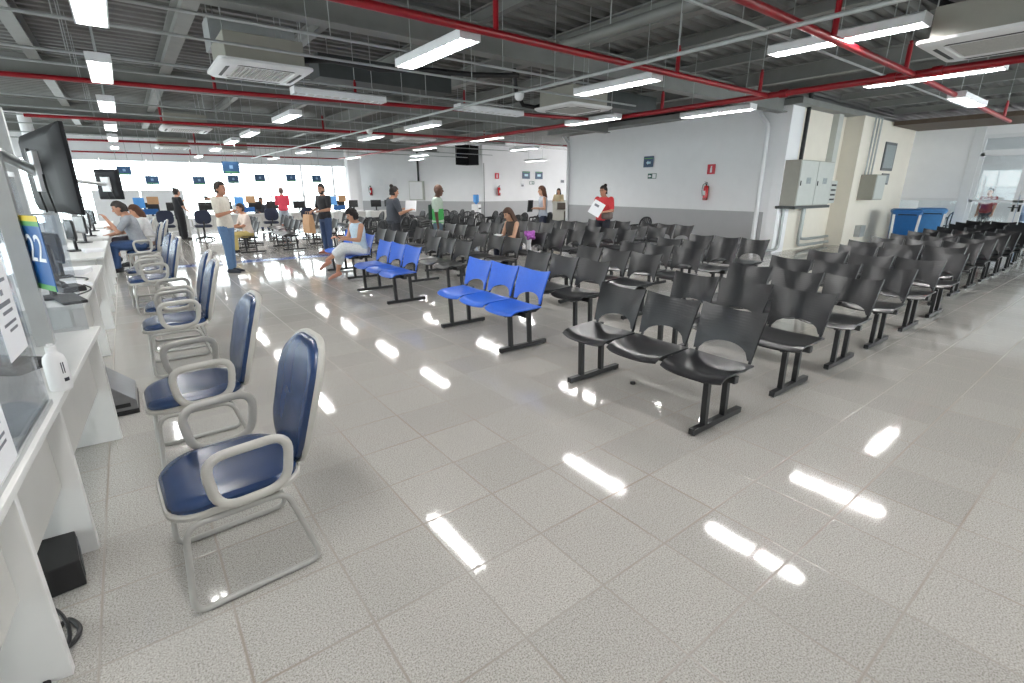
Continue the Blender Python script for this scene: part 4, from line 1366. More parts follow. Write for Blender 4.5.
# electrical enclosures on the recessed wall
t = thing('electrical_cabinet', 'large grey two-door electrical cabinet on the cream wall', 'cabinet', (14.55, 6.32, 1.22), 0)
MB().span((-1.0, -0.45, 0), (1.0, 0, 1.12)).build('case', M['cab_side'], t, False, 0.006)
for i in (0, 1):
    d = MB().span((-0.98 + i * 0.99, -0.475, 0.02), (-0.02 + i * 0.99, -0.45, 1.10)).build('door', M['cab_grey'], t, False, 0.004)
    MB().span((-0.93 + i * 0.99, -0.49, 0.5), (-0.90 + i * 0.99, -0.475, 0.62)).build('handle', M['black'], d)
    MB().span((-0.6 + i * 0.99, -0.479, 0.55), (-0.35 + i * 0.99, -0.475, 0.7)).build('warning_label', M['notice'], d)
MB().span((-1.05, -0.5, -0.07), (1.05, 0, 0)).build('base_rail', M['dark_steel'], t)
t = thing('switch_panel', 'slotted grey switch panel right beside the large electrical cabinet', 'switch panel', (16.2, 6.32, 1.25), 0)
MB().span((-0.2, -0.3, 0), (0.2, 0, 0.62)).build('case', M['cab_grey'], t, False, 0.006)
for i in range(4):
    MB().span((-0.17, -0.306, 0.08 + 0.13 * i), (0.14, -0.3, 0.13 + 0.13 * i)).build('slot', M['black'], t)
MB().span((-0.12, -0.16, 0.62), (0.18, 0, 2.4)).build('cable_duct', M['cab_grey'], t)
o = MB().bar((14.2, 6.18, 2.35), (14.2, 6.18, 3.95), 0.05, 10).build('cable_riser', M['black'], None, True)
tag(o, 'black cable riser above the large electrical cabinet', 'cable')
t = thing('wall_box', 'smaller grey electrical box on the wall beyond the large cabinet', 'electrical box', (17.95, 5.85, 1.33), 0)
MB().span((-0.4, -0.4, 0), (0.4, 0, 0.72)).build('case', M['cab_side'], t, False, 0.006)
MB().span((-0.37, -0.42, 0.03), (0.37, -0.4, 0.69)).build('door', M['cab_grey'], t, False, 0.004)
for i in range(3):
    MB().bar((-0.3 + 0.25 * i, -0.06, 0.72), (-0.3 + 0.25 * i, -0.06, 2.3), 0.025, 8).build('conduit_riser', M['conduit'], t, True)
t = thing('wall_frame', 'tall dark framed notice board on the cream wall by the bins', 'notice board', (19.5, 5.85, 2.62), 0)
MB().span((-0.5, -0.03, -0.42), (0.5, 0, 0.42)).build('frame', M['frame_grey'], t, False, 0.006)
MB().span((-0.42, -0.036, -0.34), (0.42, -0.03, 0.34)).build('printed_sheet', M['notice'], t)
t = thing('wall_frame', 'small framed notice below the tall dark framed board', 'notice board', (19.55, 5.85, 1.95), 0)
MB().span((-0.32, -0.03, -0.17), (0.32, 0, 0.17)).build('frame', M['frame_grey'], t, False, 0.004)
MB().span((-0.26, -0.036, -0.12), (0.26, -0.03, 0.12)).build('printed_sheet', M['notice'], t)
def wpipe(pts, r, label):
    o = MB().tube(fillet(pts, 0.12, 5, False), r, 10).build('wall_conduit', M['conduit'], None, True)
    return tag(o, label, 'conduit')
wpipe([(13.75, 6.2, 1.2), (13.75, 6.2, 0.12), (13.45, 6.2, 0.08), (13.1, 6.35, 0.08)], 0.035, 'grey conduit dropping from the left end of the large electrical cabinet')
wpipe([(15.1, 6.25, 1.2), (15.1, 6.25, 0.30), (15.5, 6.25, 0.26), (17.05, 6.25, 0.26)], 0.04, 'upper grey conduit bending along the foot of the cream wall')
wpipe([(14.95, 6.22, 1.2), (14.95, 6.22, 0.12), (15.4, 6.22, 0.10), (17.0, 6.22, 0.10)], 0.04, 'lower grey conduit bending along the foot of the cream wall')
t = thing('floor_box', 'small grey junction box low on the cream wall before the bins', 'junction box', (18.1, 5.85, 0.22))
MB().span((-0.2, -0.16, 0), (0.2, 0, 0.34)).build('case', M['conduit'], t, False, 0.006)

# blue waste bins
def bin_(loc, rz, label, m):
    t = thing('waste_bin', label, 'bin', loc, rz, 'blue waste bins')
    MB().loft([[(a * s, b * s, z_) for a, b in rrect(0.95, 0.75, 0.08)] for s, z_ in ((0.86, 0.06), (0.88, 0.08), (1.0, 0.86), (1.04, 0.87), (1.04, 0.90))]).build('body', M[m], t, True)
    MB().loft([[(a * s, b * s, z_) for a, b in rrect(1.02, 0.82, 0.08)] for s, z_ in ((1.0, 0.90), (1.02, 0.92), (1.0, 0.96), (0.85, 1.0))]).build('lid', M[m], t, True)
    for sx in (-0.34, 0.34):
        for sy in (-0.24, 0.24):
            MB().tube([(sx - 0.02, sy, 0.06), (sx + 0.02, sy, 0.06)], 0.06, 12).build('wheel', M['black'], t, True)
    MB().tube([(-0.3, -0.42, 0.82), (-0.3, -0.47, 0.84), (0.3, -0.47, 0.84), (0.3, -0.42, 0.82)], 0.015, 8).build('handle', M['black'], t, True)
    for sx in (-0.44, 0.44):
        MB().loft([[(sx * k_ + a, -0.362 * k_ - 0.012 + b, z_) for a, b in rrect(0.09, 0.03, 0.01)] for k_, z_ in ((0.88, 0.1), (0.99, 0.84))]).build('corner_strip', M['white_plastic'], t, True)
    t.scale = (0.74, 0.9, 1.06)
    return t
bin_((19.3, 5.0, 0), R(-70), 'deep blue waste bin standing nearer against the cream wall', 'blue_bin')
bin_((20.85, 4.75, 0), R(-70), 'paler blue waste bin beside the glazed doors', 'blue_bin2')
# reception counter at the corridor
t = thing('reception_desk', 'two-level beige reception desk at the corridor opening', 'desk', (16.35, 16.9, 0), 0)
MB().span((-1.0, -0.1, 1.06), (0.9, 0.25, 1.11)).build('upper_shelf', M['wood'], t, False, 0.004)
MB().span((-0.95, -0.55, 0.72), (0.9, 0.2, 0.76)).build('worktop', M['wood'], t, False, 0.004)
for x_ in (-0.93, 0.86):
    MB().span((x_ - 0.03, -0.5, 0), (x_ + 0.03, 0.2, 0.72)).build('side_panel', M['wood'], t)
    MB().span((x_ - 0.03, -0.05, 0.76), (x_ + 0.03, 0.2, 1.06)).build('shelf_support', M['wood'], t)
MB().span((-0.9, 0.15, 0.05), (0.84, 0.18, 1.06)).build('back_panel', M['brown_wall'], t)
o = MB().loft([[(a + 16.6, b + 16.6, z_) for a, b in rrect(w_, 0.22, 0.08)] for w_, z_ in ((0.34, 0.762), (0.36, 0.80), (0.30, 0.86), (0.15, 0.88))]).build('plastic_bag', M['paper'], None, True)
tag(o, 'white bag lying on the reception desk worktop', 'bag')
# rubber glide lying on the floor
o = MB().loft([[(3.24 + r_ * math.cos(2 * PI * j / 14), 2.5 + r_ * math.sin(2 * PI * j / 14), z_) for j in range(14)] for r_, z_ in ((0.022, 0.0), (0.024, 0.008), (0.02, 0.022), (0.012, 0.024))]).build('rubber_cap', M['black'], None, True)
tag(o, 'small black rubber cap lying on the floor under the nearest bench', 'cap')

# ================================================================== PEOPLE
def remesh(b, voxel, it=6, fac=0.5):
    """close and fuse everything in the builder into one continuous skin"""
    bmesh.ops.recalc_face_normals(b.bm, faces=b.bm.faces)
    me = bpy.data.meshes.new('raw')
    b.bm.to_mesh(me)
    b.bm.free()
    ob = bpy.data.objects.new('raw', me)
    COL.objects.link(ob)
    r = ob.modifiers.new('fuse', 'REMESH')
    r.mode = 'VOXEL'
    r.voxel_size = voxel
    sm = ob.modifiers.new('soften', 'SMOOTH')
    sm.factor = fac
    sm.iterations = it
    dg = bpy.context.evaluated_depsgraph_get()
    out = bpy.data.meshes.new_from_object(ob.evaluated_get(dg))
    bpy.data.objects.remove(ob)
    bpy.data.meshes.remove(me)
    for p in out.polygons:
        p.use_smooth = True
    return out

def cap(b, p, r0, q, r1, n=10):
    """tapered limb with round ends"""
    p, q = Vector(p), Vector(q)
    d = q - p
    L_ = d.length
    d.normalize()
    pts, rad = [], []
    for t in (-0.98, -0.8, -0.45):
        pts.append(p + d * r0 * t); rad.append(r0 * math.sqrt(1 - t * t))
    for t in (0.0, 0.33, 0.66, 1.0):
        pts.append(p + d * L_ * t); rad.append(r0 + (r1 - r0) * t)
    for t in (0.45, 0.8, 0.98):
        pts.append(q + d * r1 * t); rad.append(r1 * math.sqrt(1 - t * t))
    b.tube(pts, rad, n)

SKIN = {}
def skin(c):
    if c not in SKIN:
        SKIN[c] = mat('skin', rgb(*c), 0.5, 0, 0.05, 12)
    return SKIN[c]
CLOTH = {}
def cloth(c, var=0.08):
    if c not in CLOTH:
        CLOTH[c] = mat('fabric', rgb(*c), 0.8, 0, var, 30, 0.05)
    return CLOTH[c]

def N(v):
    return Vector(v).normalized()

TORSO = [(0.80, 0.10, 0.085), (0.86, 0.160, 0.108), (0.94, 0.172, 0.118), (1.04, 0.148, 0.104), (1.14, 0.146, 0.104), (1.26, 0.165, 0.115), (1.34, 0.172, 0.112), (1.40, 0.150, 0.092), (1.44, 0.085, 0.070), (1.47, 0.055, 0.055)]

def person(label, loc, heading, h=1.70, hip=(0, 0, 0.90), lean=0.0, R_arm=((0.12, 0.02, -1), (0.0, 0.15, -1)), L_arm=((-0.12, 0.02, -1), (0.0, 0.15, -1)),
           R_leg=((0.02, 0.02, -1), (0.0, -0.03, -1)), L_leg=((-0.02, 0.02, -1), (0.0, -0.03, -1)), head=(0.0, 0.0), bulk=1.0, tone=(190, 140, 112), top=(200, 200, 200), sleeve=0.75,
           bottom=(60, 80, 120), bottom_kind='trousers', leg_end=0.93, shoes=(40, 40, 44), hair=(30, 24, 22), style='short', voxel=0.010, belly=1.0, beard=False):
    s = h / 1.70
    root = thing('person', label, 'person', (loc[0], loc[1], loc[2] if len(loc) > 2 else 0.0), R(heading - 90))
    root.scale = (s, s, s)
    hp = Vector(hip)
    Lm = Matrix.Rotation(R(-lean), 3, 'X')
    def T(p):
        return hp + Lm @ (Vector(p) - Vector((0, 0, 0.90)))
    def ring(z, hw, hd, inf=0.0, n=18, yo=0.0):
        w_ = hw * bulk + inf
        d_ = hd * (belly if 0.9 < z < 1.2 else 1.0) * (0.5 + 0.5 * bulk) + inf
        return [T((w_ * math.cos(2 * PI * j / n), yo + d_ * math.sin(2 * PI * j / n), z)) for j in range(n)]
    def torso(b, lo, hi, inf):
        zz = [t for t in TORSO if lo <= t[0] <= hi]
        b.loft([ring(z, a, c, inf) for z, a, c in zz])
    # joints
    sh = {1: T((0.185 * bulk, 0, 1.385)), -1: T((-0.185 * bulk, 0, 1.385))}
    el, wr, fd = {}, {}, {}
    for sd, arm in ((1, R_arm), (-1, L_arm)):
        u, f = Lm @ N(arm[0]), Lm @ N(arm[1])
        el[sd] = sh[sd] + u * 0.285
        wr[sd] = el[sd] + f * 0.245
        fd[sd] = f
    hj, kn, an, sn = {}, {}, {}, {}
    for sd, leg in ((1, R_leg), (-1, L_leg)):
        hj[sd] = hp + Vector((sd * 0.088 * bulk, 0, -0.02))
        kn[sd] = hj[sd] + N(leg[0]) * 0.40
        sn[sd] = N(leg[1])
        an[sd] = kn[sd] + sn[sd] * 0.40
    nk = T((0, 0.005, 1.45))
    Hm = Matrix.Rotation(R(head[0]), 3, 'Z') @ Matrix.Rotation(R(head[1] - lean * 0.4), 3, 'X')
    hc = T((0, 0.01, 1.50)) + Hm @ Vector((0, 0.025, 0.090))
    def Hd(p):
        return hc + Hm @ (Vector(p) * 1.07)
    def Hell(b, c, r):
        e_ = Hm.to_euler()
        b.sphere(Hd(c), tuple(v * 1.07 for v in r), 14, 10, e_)
    fb = 0.5 + 0.5 * bulk
    b = MB()
    torso(b, 0.80, 1.47, 0.0)
    cap(b, T((0, 0.0, 1.42)), 0.058, Hd((0, -0.015, -0.06)), 0.052)
    Hell(b, (0, 0, 0.015), (0.074, 0.094, 0.105))
    Hell(b, (0, 0.022, -0.055), (0.055, 0.066, 0.062))
    Hell(b, (0, 0.055, -0.095), (0.026, 0.024, 0.022))
    cap(b, Hd((0, 0.088, 0.015)), 0.010, Hd((0, 0.105, -0.022)), 0.015, 8)
    for sd in (-1, 1):
        Hell(b, (sd * 0.074, -0.008, -0.008), (0.012, 0.022, 0.034))
        cap(b, sh[sd], 0.052 * fb, el[sd], 0.041 * fb)
        cap(b, el[sd], 0.042 * fb, wr[sd], 0.027)
        cap(b, hj[sd], 0.088 * fb, kn[sd], 0.056 * fb)
        mid = kn[sd] + sn[sd] * 0.13 + Vector((0, -0.012, 0))
        cap(b, kn[sd], 0.054 * fb, mid, 0.056 * fb)
        cap(b, mid, 0.056 * fb, an[sd], 0.036)
        # hand: palm, four bent fingers, thumb on the side
        f = fd[sd]
        side = (f.cross(Vector((0, 0, 1))) if abs(f.z) < 0.9 else f.cross(Vector((0, 1, 0)))).normalized()
        pn = side.cross(f).normalized()
        if pn.z > 0 and abs(f.z) < 0.9:
            pn = -pn
        cap(b, wr[sd] + f * 0.015, 0.026, wr[sd] + f * 0.055, 0.030, 8)
        cap(b, wr[sd] + f * 0.035 + side * 0.018, 0.020, wr[sd] + f * 0.075 + side * 0.02, 0.019, 8)
        cap(b, wr[sd] + f * 0.035 - side * 0.018, 0.020, wr[sd] + f * 0.075 - side * 0.02, 0.018, 8)
        for q, ln in ((-1.5, 0.058), (-0.5, 0.072), (0.5, 0.076), (1.5, 0.066)):
            k0 = wr[sd] + f * 0.088 + side * q * 0.021
            k1 = k0 + (f * 0.85 + pn * 0.35 + side * q * 0.08) * ln * 0.55
            k2 = k1 + (f * 0.45 + pn * 0.85) * ln * 0.5
            cap(b, k0, 0.0095, k1, 0.009, 7)
            cap(b, k1, 0.009, k2, 0.0078, 7)
        tb = wr[sd] + f * 0.03 - side * (sd * 0.028)
        t1 = tb + (f * 0.7 - side * sd * 0.7 + pn * 0.3) * 0.04
        cap(b, tb, 0.013, t1, 0.011, 7)
        cap(b, t1, 0.011, t1 + (f * 0.9 - side * sd * 0.15 + pn * 0.5) * 0.03, 0.009, 7)
        # foot
        fdir = Vector((sd * 0.12, 1, 0)).normalized()
        if abs(sn[sd].y) > 0.25:
            fdir = (fdir + Vector((0, 0, -0.25 - 0.4 * abs(sn[sd].y)))).normalized()
        cap(b, an[sd] + Vector((0, -0.035, -0.035)), 0.034, an[sd] + fdir * 0.10 + Vector((0, 0, -0.05)), 0.032, 8)
        cap(b, an[sd] + fdir * 0.08 + Vector((0, 0, -0.052)), 0.033, an[sd] + fdir * 0.165 + Vector((0, 0, -0.062)), 0.022, 8)
    me = remesh(b, voxel)
    me.materials.append(skin(tone))
    link('body', me, root)
    # face
    for sd in (-1, 1):
        MB().sphere(Hd((sd * 0.031, 0.083, 0.012)), (0.013, 0.008, 0.008), 10, 7, Hm.to_euler()).build('eye', M['black'], root, True)
        c_ = [Hd((sd * 0.016, 0.092, 0.030)), Hd((sd * 0.032, 0.090, 0.037)), Hd((sd * 0.050, 0.078, 0.031))]
        MB().tube(c_, [0.004, 0.005, 0.003], 6).build('eyebrow', cloth(hair), root, True)
    MB().sphere(Hd((0, 0.088, -0.055)), (0.022, 0.008, 0.006), 10, 6, Hm.to_euler()).build('mouth', cloth((150, 84, 80)), root, True)
    # shirt
    b = MB()
    lo = 0.86 if bottom_kind != 'dress' else 0.80
    zz = [t for t in TORSO if t[0] >= lo and t[0] <= 1.44]
    b.loft([ring(z, a, c, 0.016) for z, a, c in zz])
    for sd in (-1, 1):
        if sleeve <= 0:
            cap(b, T((sd * 0.11 * bulk, 0, 1.40)), 0.05, T((sd * 0.16 * bulk, 0, 1.36)), 0.055)
        else:
            u = el[sd] - sh[sd]
            cap(b, sh[sd] - Vector((sd * 0.004, 0, 0)), 0.070 * fb, sh[sd] + u * min(1, sleeve), 0.057 * fb)
            if sleeve > 1:
                cap(b, el[sd], 0.058 * fb, wr[sd], 0.042)
    me = remesh(b, voxel, 4)
    me.materials.append(cloth(top))
    link('shirt', me, root)
    # lower garment
    b = MB()
    b.loft([ring(z, a, c, 0.013) for z, a, c in TORSO[:4]])
    for sd in (-1, 1):
        k = 0.0 if bottom_kind == 'trousers' else 0.035
        cap(b, hj[sd], 0.102 * fb + k * 0.4, kn[sd], 0.070 * fb + k)
        if leg_end > 0:
            cap(b, kn[sd], 0.068 * fb + k, kn[sd] + (an[sd] - kn[sd]) * leg_end, 0.056 + k)
    if bottom_kind in ('skirt', 'dress'):
        for t in (0.25, 0.5, 0.75, 1.0):
            cap(b, hj[1].lerp(kn[1], t), 0.095, hj[-1].lerp(kn[-1], t), 0.095)
            if leg_end > 0:
                cap(b, kn[1].lerp(an[1], t * leg_end), 0.075, kn[-1].lerp(an[-1], t * leg_end), 0.075)
    me = remesh(b, voxel, 4)
    me.materials.append(cloth(bottom))
    link('skirt' if bottom_kind in ('skirt', 'dress') else 'trousers', me, root)
    # shoes
    if shoes:
        for sd in (-1, 1):
            b = MB()
            fdir = Vector((sd * 0.12, 1, 0)).normalized()
            if abs(sn[sd].y) > 0.25:
                fdir = (fdir + Vector((0, 0, -0.25 - 0.4 * abs(sn[sd].y)))).normalized()
            a_ = an[sd]
            cap(b, a_ + Vector((0, -0.04, -0.045)), 0.043, a_ + fdir * 0.10 + Vector((0, 0, -0.052)), 0.040, 10)
            cap(b, a_ + fdir * 0.06 + Vector((0, 0, -0.055)), 0.042, a_ + fdir * 0.185 + Vector((0, 0, -0.066)), 0.028, 10)
            cap(b, a_ + Vector((0, -0.01, -0.01)), 0.044, a_ + Vector((0, -0.01, -0.04)), 0.045, 10)
            me = remesh(b, 0.009, 3)
            me.materials.append(cloth(shoes))
            link('shoe', me, root)
    # hair
    if style != 'bald':
        b = MB()
        rq = random.Random(hash(label) % 1000 if False else len(label))
        r0 = {'short': 0.016, 'curly': 0.030, 'bun': 0.018, 'long': 0.022, 'bob': 0.022}[style]
        nn = 0
        for i in range(13):
            th = PI * (i + 0.5) / 24
            for j in range(22):
                ph_ = 2 * PI * j / 22
                d = Vector((math.sin(th) * math.cos(ph_), math.sin(th) * math.sin(ph_), math.cos(th)))
                front = d.y
                limit = 0.50 if front > 0.35 else (0.10 if front > 0.0 else -0.35)
                if d.z < limit:
                    continue
                rr = r0 * (1 + (0.35 * rq.uniform(-1, 1) if style == 'curly' else 0.1 * rq.uniform(-1, 1)))
                b.sphere(Hd((d.x * 0.074, d.y * 0.094, 0.015 + d.z * 0.108)), rr, 8, 6)
        for j in range(12):   # nape
            ph_ = PI + PI * (j + 0.5) / 12
            for z_ in (0.0, -0.03, -0.055):
                b.sphere(Hd((0.07 * math.cos(ph_), 0.085 * math.sin(ph_), z_)), r0 * 1.1, 8, 6)
        b.sphere(Hd((0, -0.012, 0.03)), (0.072, 0.085, 0.098), 14, 10, Hm.to_euler())
        if style == 'bun':
            b.sphere(Hd((0, -0.07, 0.125)), 0.045, 12, 8)
        if style in ('long', 'bob'):
            ln = 0.30 if style == 'long' else 0.16
            for j in range(9):
                ph_ = PI + PI * j / 8
                p0 = Hd((0.075 * math.cos(ph_), 0.085 * math.sin(ph_) - 0.005, 0.02))
                p1 = Hd((0.088 * math.cos(ph_), 0.09 * math.sin(ph_) - 0.025, -ln * 0.5))
                p2 = Hd((0.08 * math.cos(ph_), 0.075 * math.sin(ph_) - 0.04, -ln))
                cap(b, p0, 0.026, p1, 0.028, 8)
                cap(b, p1, 0.028, p2, 0.016, 8)
        me = remesh(b, max(0.008, voxel * 0.9), 3)
        me.materials.append(cloth(hair))
        link('hair', me, root)
    if beard:
        b = MB()
        for j in range(11):
            a_ = PI * j / 10
            for z_, k_ in ((-0.045, 1.0), (-0.08, 0.9), (-0.10, 0.6)):
                if z_ > -0.05 and abs(math.cos(a_)) < 0.7:
                    continue
                b.sphere(Hd((0.062 * k_ * math.cos(a_), 0.01 + 0.075 * k_ * math.sin(a_), z_)), 0.015, 8, 6)
        b.sphere(Hd((0, 0.0, -0.085)), 0.045, 10, 8)
        me = remesh(b, 0.009, 2)
        me.materials.append(cloth(hair))
        link('beard', me, root)
    W = Matrix.Translation(root.location) @ Matrix.Rotation(R(heading - 90), 4, 'Z') @ Matrix.Scale(s, 4)
    return root, {'RH': W @ (wr[1] + fd[1] * 0.09), 'LH': W @ (wr[-1] + fd[-1] * 0.09), 'H': W @ hc, 'C': W @ T((0, 0.12, 1.15))}

SEAT = (0, 0, 0.545)
SIT_L = ((-0.06, 1, 0.0), (0, 0.05, -1))
SIT_R = ((0.06, 1, 0.0), (0, 0.05, -1))

def slim_phone(at, rz, label, tilt=0.5):
    o = MB().loft([[(a, b, z_) for a, b in rrect(0.075, 0.155, 0.012)] for z_ in (0, 0.009)]).build('phone', M['black'], None, False, 0.001)
    o.location = at
    o.rotation_euler = (tilt, 0, rz)
    return tag(o, label, 'phone')
def sheet_of_paper(at, rot, w_, h_, label, marks=True):
    t = thing('paper_sheet', label, 'paper', at)
    t.rotation_euler = rot
    MB().box((0, 0, 0), (w_, 0.003, h_)).build('sheet', M['paper'], t)
    if marks:
        MB().box((-w_ * 0.12, -0.002, h_ * 0.18), (w_ * 0.4, 0.001, h_ * 0.16)).build('printed_block', M['ink'], t)
    return t

# standing man in the aisle
_, q = person('standing man in a pale beige shirt and blue jeans in the aisle, arm stretched back', (1.52, 11.46), -40, 1.75, lean=-2, R_arm=((0.15, 0.12, -1), (-0.45, 0.85, 0.25)), L_arm=((-0.65, -0.75, 0.0), (-0.15, -0.95, 0.12)),
              tone=(168, 120, 96), top=(206, 200, 188), bottom=(92, 122, 158), shoes=(46, 50, 60), hair=(40, 32, 28), voxel=0.0085, R_leg=((0.0, 0.06, -1), (0, -0.02, -1)), L_leg=((0.0, -0.04, -1), (0, -0.04, -1)))
slim_phone(q['LH'] + Vector((0, 0, 0.0)), 0.4, 'black phone in the standing beige shirted man\'s hand')
# man with the kraft bag
_, q = person('bearded man in a black polo and jeans holding a brown paper bag', (4.12, 13.5), 198, 1.74, R_arm=((0.2, 0.15, -1), (-0.5, 0.85, -0.15)), L_arm=((-0.2, 0.1, -1), (0.5, 0.85, -0.15)), head=(20, 0), tone=(186, 140, 116), top=(28, 28, 32), bottom=(62, 82, 116),
              shoes=(150, 90, 70), hair=(22, 20, 20), bulk=1.1, voxel=0.0085, beard=True)
fw = Vector((math.cos(R(198)), math.sin(R(198)), 0))
bp_ = Vector((4.12, 13.5, 0)) + fw * 0.50
t = thing('paper_bag', 'brown kraft paper bag held by the bearded man in black', 'bag', (bp_.x, bp_.y, 0.56), R(198 - 90 - 12))
MB().loft([[(a * k1, b * k2, z_) for a, b in rrect(0.42, 0.16, 0.01, 2)] for z_, k1, k2 in ((0, 0.96, 0.9), (0.02, 1, 1), (0.25, 1, 0.95), (0.46, 1.02, 0.5))]).build('bag_body', M['kraft'], t, False, 0.003)
for s_ in (-1, 1):
    MB().tube(fillet([(-0.07, s_ * 0.03, 0.44), (-0.06, s_ * 0.03, 0.53), (0.06, s_ * 0.03, 0.53), (0.07, s_ * 0.03, 0.44)], 0.03, 4, False), 0.005, 6).build('handle', M['kraft'], t, True)
# seated woman in white on the blue bench
_, q = person('woman in a pale blue top and white skirt seated on a blue bench', (3.42, 9.22), 184, 1.58, hip=(0, 0, 0.575), lean=6, R_arm=((0.1, 0.45, -0.9), (-0.25, 0.9, 0.25)), L_arm=((-0.1, 0.4, -0.9), (0.25, 0.9, 0.2)), R_leg=((-0.08, 1, -0.02), (0, 0.28, -1)), L_leg=((0.12, 1, 0.22), (0.12, 0.95, -0.62)),
              head=(-6, -14), tone=(196, 146, 118), top=(196, 216, 230), sleeve=0, bottom=(232, 236, 236), bottom_kind='skirt', leg_end=0.45, shoes=(206, 150, 130), hair=(32, 26, 26), style='curly', bulk=1.15, voxel=0.0085)
slim_phone((q['RH'] + q['LH']) / 2 + Vector((-0.01, 0, 0.02)), 1.6, 'white and black phone held by the seated woman in white', 0.7)
# woman with a bun, back to the viewer
_, q = person('woman with a dark hair bun in a charcoal tee reading white sheets', (5.02, 11.2), -5, 1.68, R_arm=((0.2, 0.25, -1), (-0.1, 0.95, 0.25)), L_arm=((-0.25, 0.3, -1), (0.3, 0.9, 0.25)), head=(0, -8), tone=(190, 140, 114), top=(62, 66, 74), bottom=(40, 42, 48), style='bun', bulk=1.32, belly=1.2, voxel=0.010)
sheet_of_paper((q['RH'] + q['LH']) / 2 + Vector((0.05, 0, 0.06)), (-0.6, 0.0, R(-35)), 0.26, 0.3, 'white open sheets in the hands of the woman with the bun', False)
# bald man with the green shirt
_, q = person('bald dark skinned man in a white and green shirt with a shoulder bag', (5.57, 10.05), -37, 1.72, R_arm=((0.12, 0.0, -1), (0.0, 0.1, -1)), tone=(92, 62, 48), top=(186, 200, 186), bottom=(88, 108, 124), style='bald', voxel=0.010)
gb = MB()
root_ = _
gb.loft([[(0.185 * math.cos(2 * PI * j / 18), 0.13 * math.sin(2 * PI * j / 18), z_) for j in range(18)] for z_ in (0.90, 0.95, 1.05, 1.15, 1.2)])
gb.build('green_panel', cloth((70, 172, 88)), root_, True)
t = thing('shoulder_bag', 'dark green shoulder bag hanging behind the bald man', 'bag', (5.46, 10.14, 0.98), R(-37 - 90))
MB().loft([[(a * k1, b, z_) for a, b in rrect(0.24, 0.11, 0.04)] for z_, k1 in ((0, 0.8), (0.03, 1.0), (0.28, 0.85), (0.32, 0.6))]).build('pouch', cloth((30, 58, 44)), t, True)
MB().tube(fillet([(-0.08, 0, 0.30), (0.0, 0.05, 0.44), (0.08, 0, 0.30)], 0.05, 4, False), 0.012, 6).build('strap', cloth((30, 58, 44)), t, True)
# seated long-haired woman
_, q = person('seated woman with long brown hair and a dark sleeveless top, writing', (6.20, 8.0), 176, 1.62, hip=SEAT, lean=10, R_arm=((0.1, 0.5, -0.85), (-0.3, 0.9, 0.1)), L_arm=((-0.1, 0.5, -0.85), (0.3, 0.9, 0.1)), R_leg=SIT_R, L_leg=SIT_L, head=(0, -18), tone=(206, 160, 132), top=(66, 56, 50), sleeve=0,
              bottom=(60, 66, 84), hair=(70, 46, 34), style='long', voxel=0.010)
sheet_of_paper((q['RH'] + q['LH']) / 2 + Vector((-0.03, 0, 0.02)), (1.2, 0, R(90)), 0.24, 0.3, 'white sheet in the hands of the seated long-haired woman')
o = MB()
rq = random.Random(3)
for i in range(26):
    a_, r_ = rq.uniform(0, 2 * PI), rq.uniform(0, 0.10)
    o.sphere((6.25 + r_ * math.cos(a_), 7.62 + r_ * math.sin(a_), 0.76 + rq.uniform(-0.06, 0.06)), 0.04, 8, 6)
me = remesh(o, 0.012, 1)
me.materials.append(M['purple'])
t = thing('flower_bunch', 'purple and white flower bunch standing beside the seated long-haired woman', 'flowers', (0, 0, 0))
link('blossoms', me, t)
MB().tube([(6.25, 7.62, 0.455), (6.25, 7.62, 0.6), (6.25, 7.62, 0.74)], [0.05, 0.04, 0.07], 10).build('wrapping', M['paper'], t, True)
# woman in the grey tank top
_, q = person('standing woman in a grey tank top and navy trousers with a dark folder', (9.62, 11.1), 150, 1.70, R_arm=((0.1, 0.1, -1), (-0.3, 0.9, 0.0)), L_arm=((-0.15, 0.0, -1), (0.2, 0.95, 0.05)), head=(0, -4), tone=(204, 156, 130), top=(172, 178, 190), sleeve=0, bottom=(34, 40, 62), hair=(92, 60, 44), style='long', voxel=0.011)
o = MB().box((0, 0, 0), (0.24, 0.02, 0.33)).build('folder', M['black'], None, False, 0.003)
o.location = (q['RH'] + q['LH']) / 2 + Vector((-0.04, 0.02, 0.06)); o.rotation_euler = (0.1, 0, R(15))
tag(o, 'dark folder carried by the woman in the grey tank top', 'folder')
# receptionist
person('woman with dark long hair in beige behind the reception desk', (16.35, 17.75), 215, 1.66, R_arm=((0.2, 0.35, -0.9), (-0.3, 0.9, 0.2)), L_arm=((-0.2, 0.35, -0.9), (0.3, 0.9, 0.2)), tone=(200, 150, 122), top=(206, 190, 158), sleeve=1.5, bottom=(60, 60, 66), hair=(30, 24, 22), style='long', voxel=0.014)
# woman in red
_, q = person('woman in a red tee and glasses with a bun, holding white sheets', (9.78, 8.9), 190, 1.70, R_arm=((0.25, 0.1, -1), (-0.55, 0.7, 0.5)), L_arm=((-0.25, 0.1, -1), (0.4, 0.8, -0.1)), head=(-10, -6), tone=(176, 124, 100), top=(206, 62, 68), bottom=(40, 42, 52), style='bun', bulk=1.12, voxel=0.010)
gl = MB()
R_ = _
for sd in (-1, 1):
    gl.tube([(sd * 0.032 + 0.02 * math.cos(2 * PI * j / 12), 0.135, 1.615 + 0.016 * math.sin(2 * PI * j / 12)) for j in range(12)], 0.003, 6, True)
gl.tube([(-0.012, 0.137, 1.617), (0.012, 0.137, 1.617)], 0.003, 6)
gl.build('glasses', M['black'], R_, True)
sheet_of_paper((q['RH'] + q['LH']) / 2 + Vector((-0.10, -0.05, 0.0)), (-0.25, 0.5, R(-55)), 0.30, 0.36, 'white printed sheets held by the woman in red')
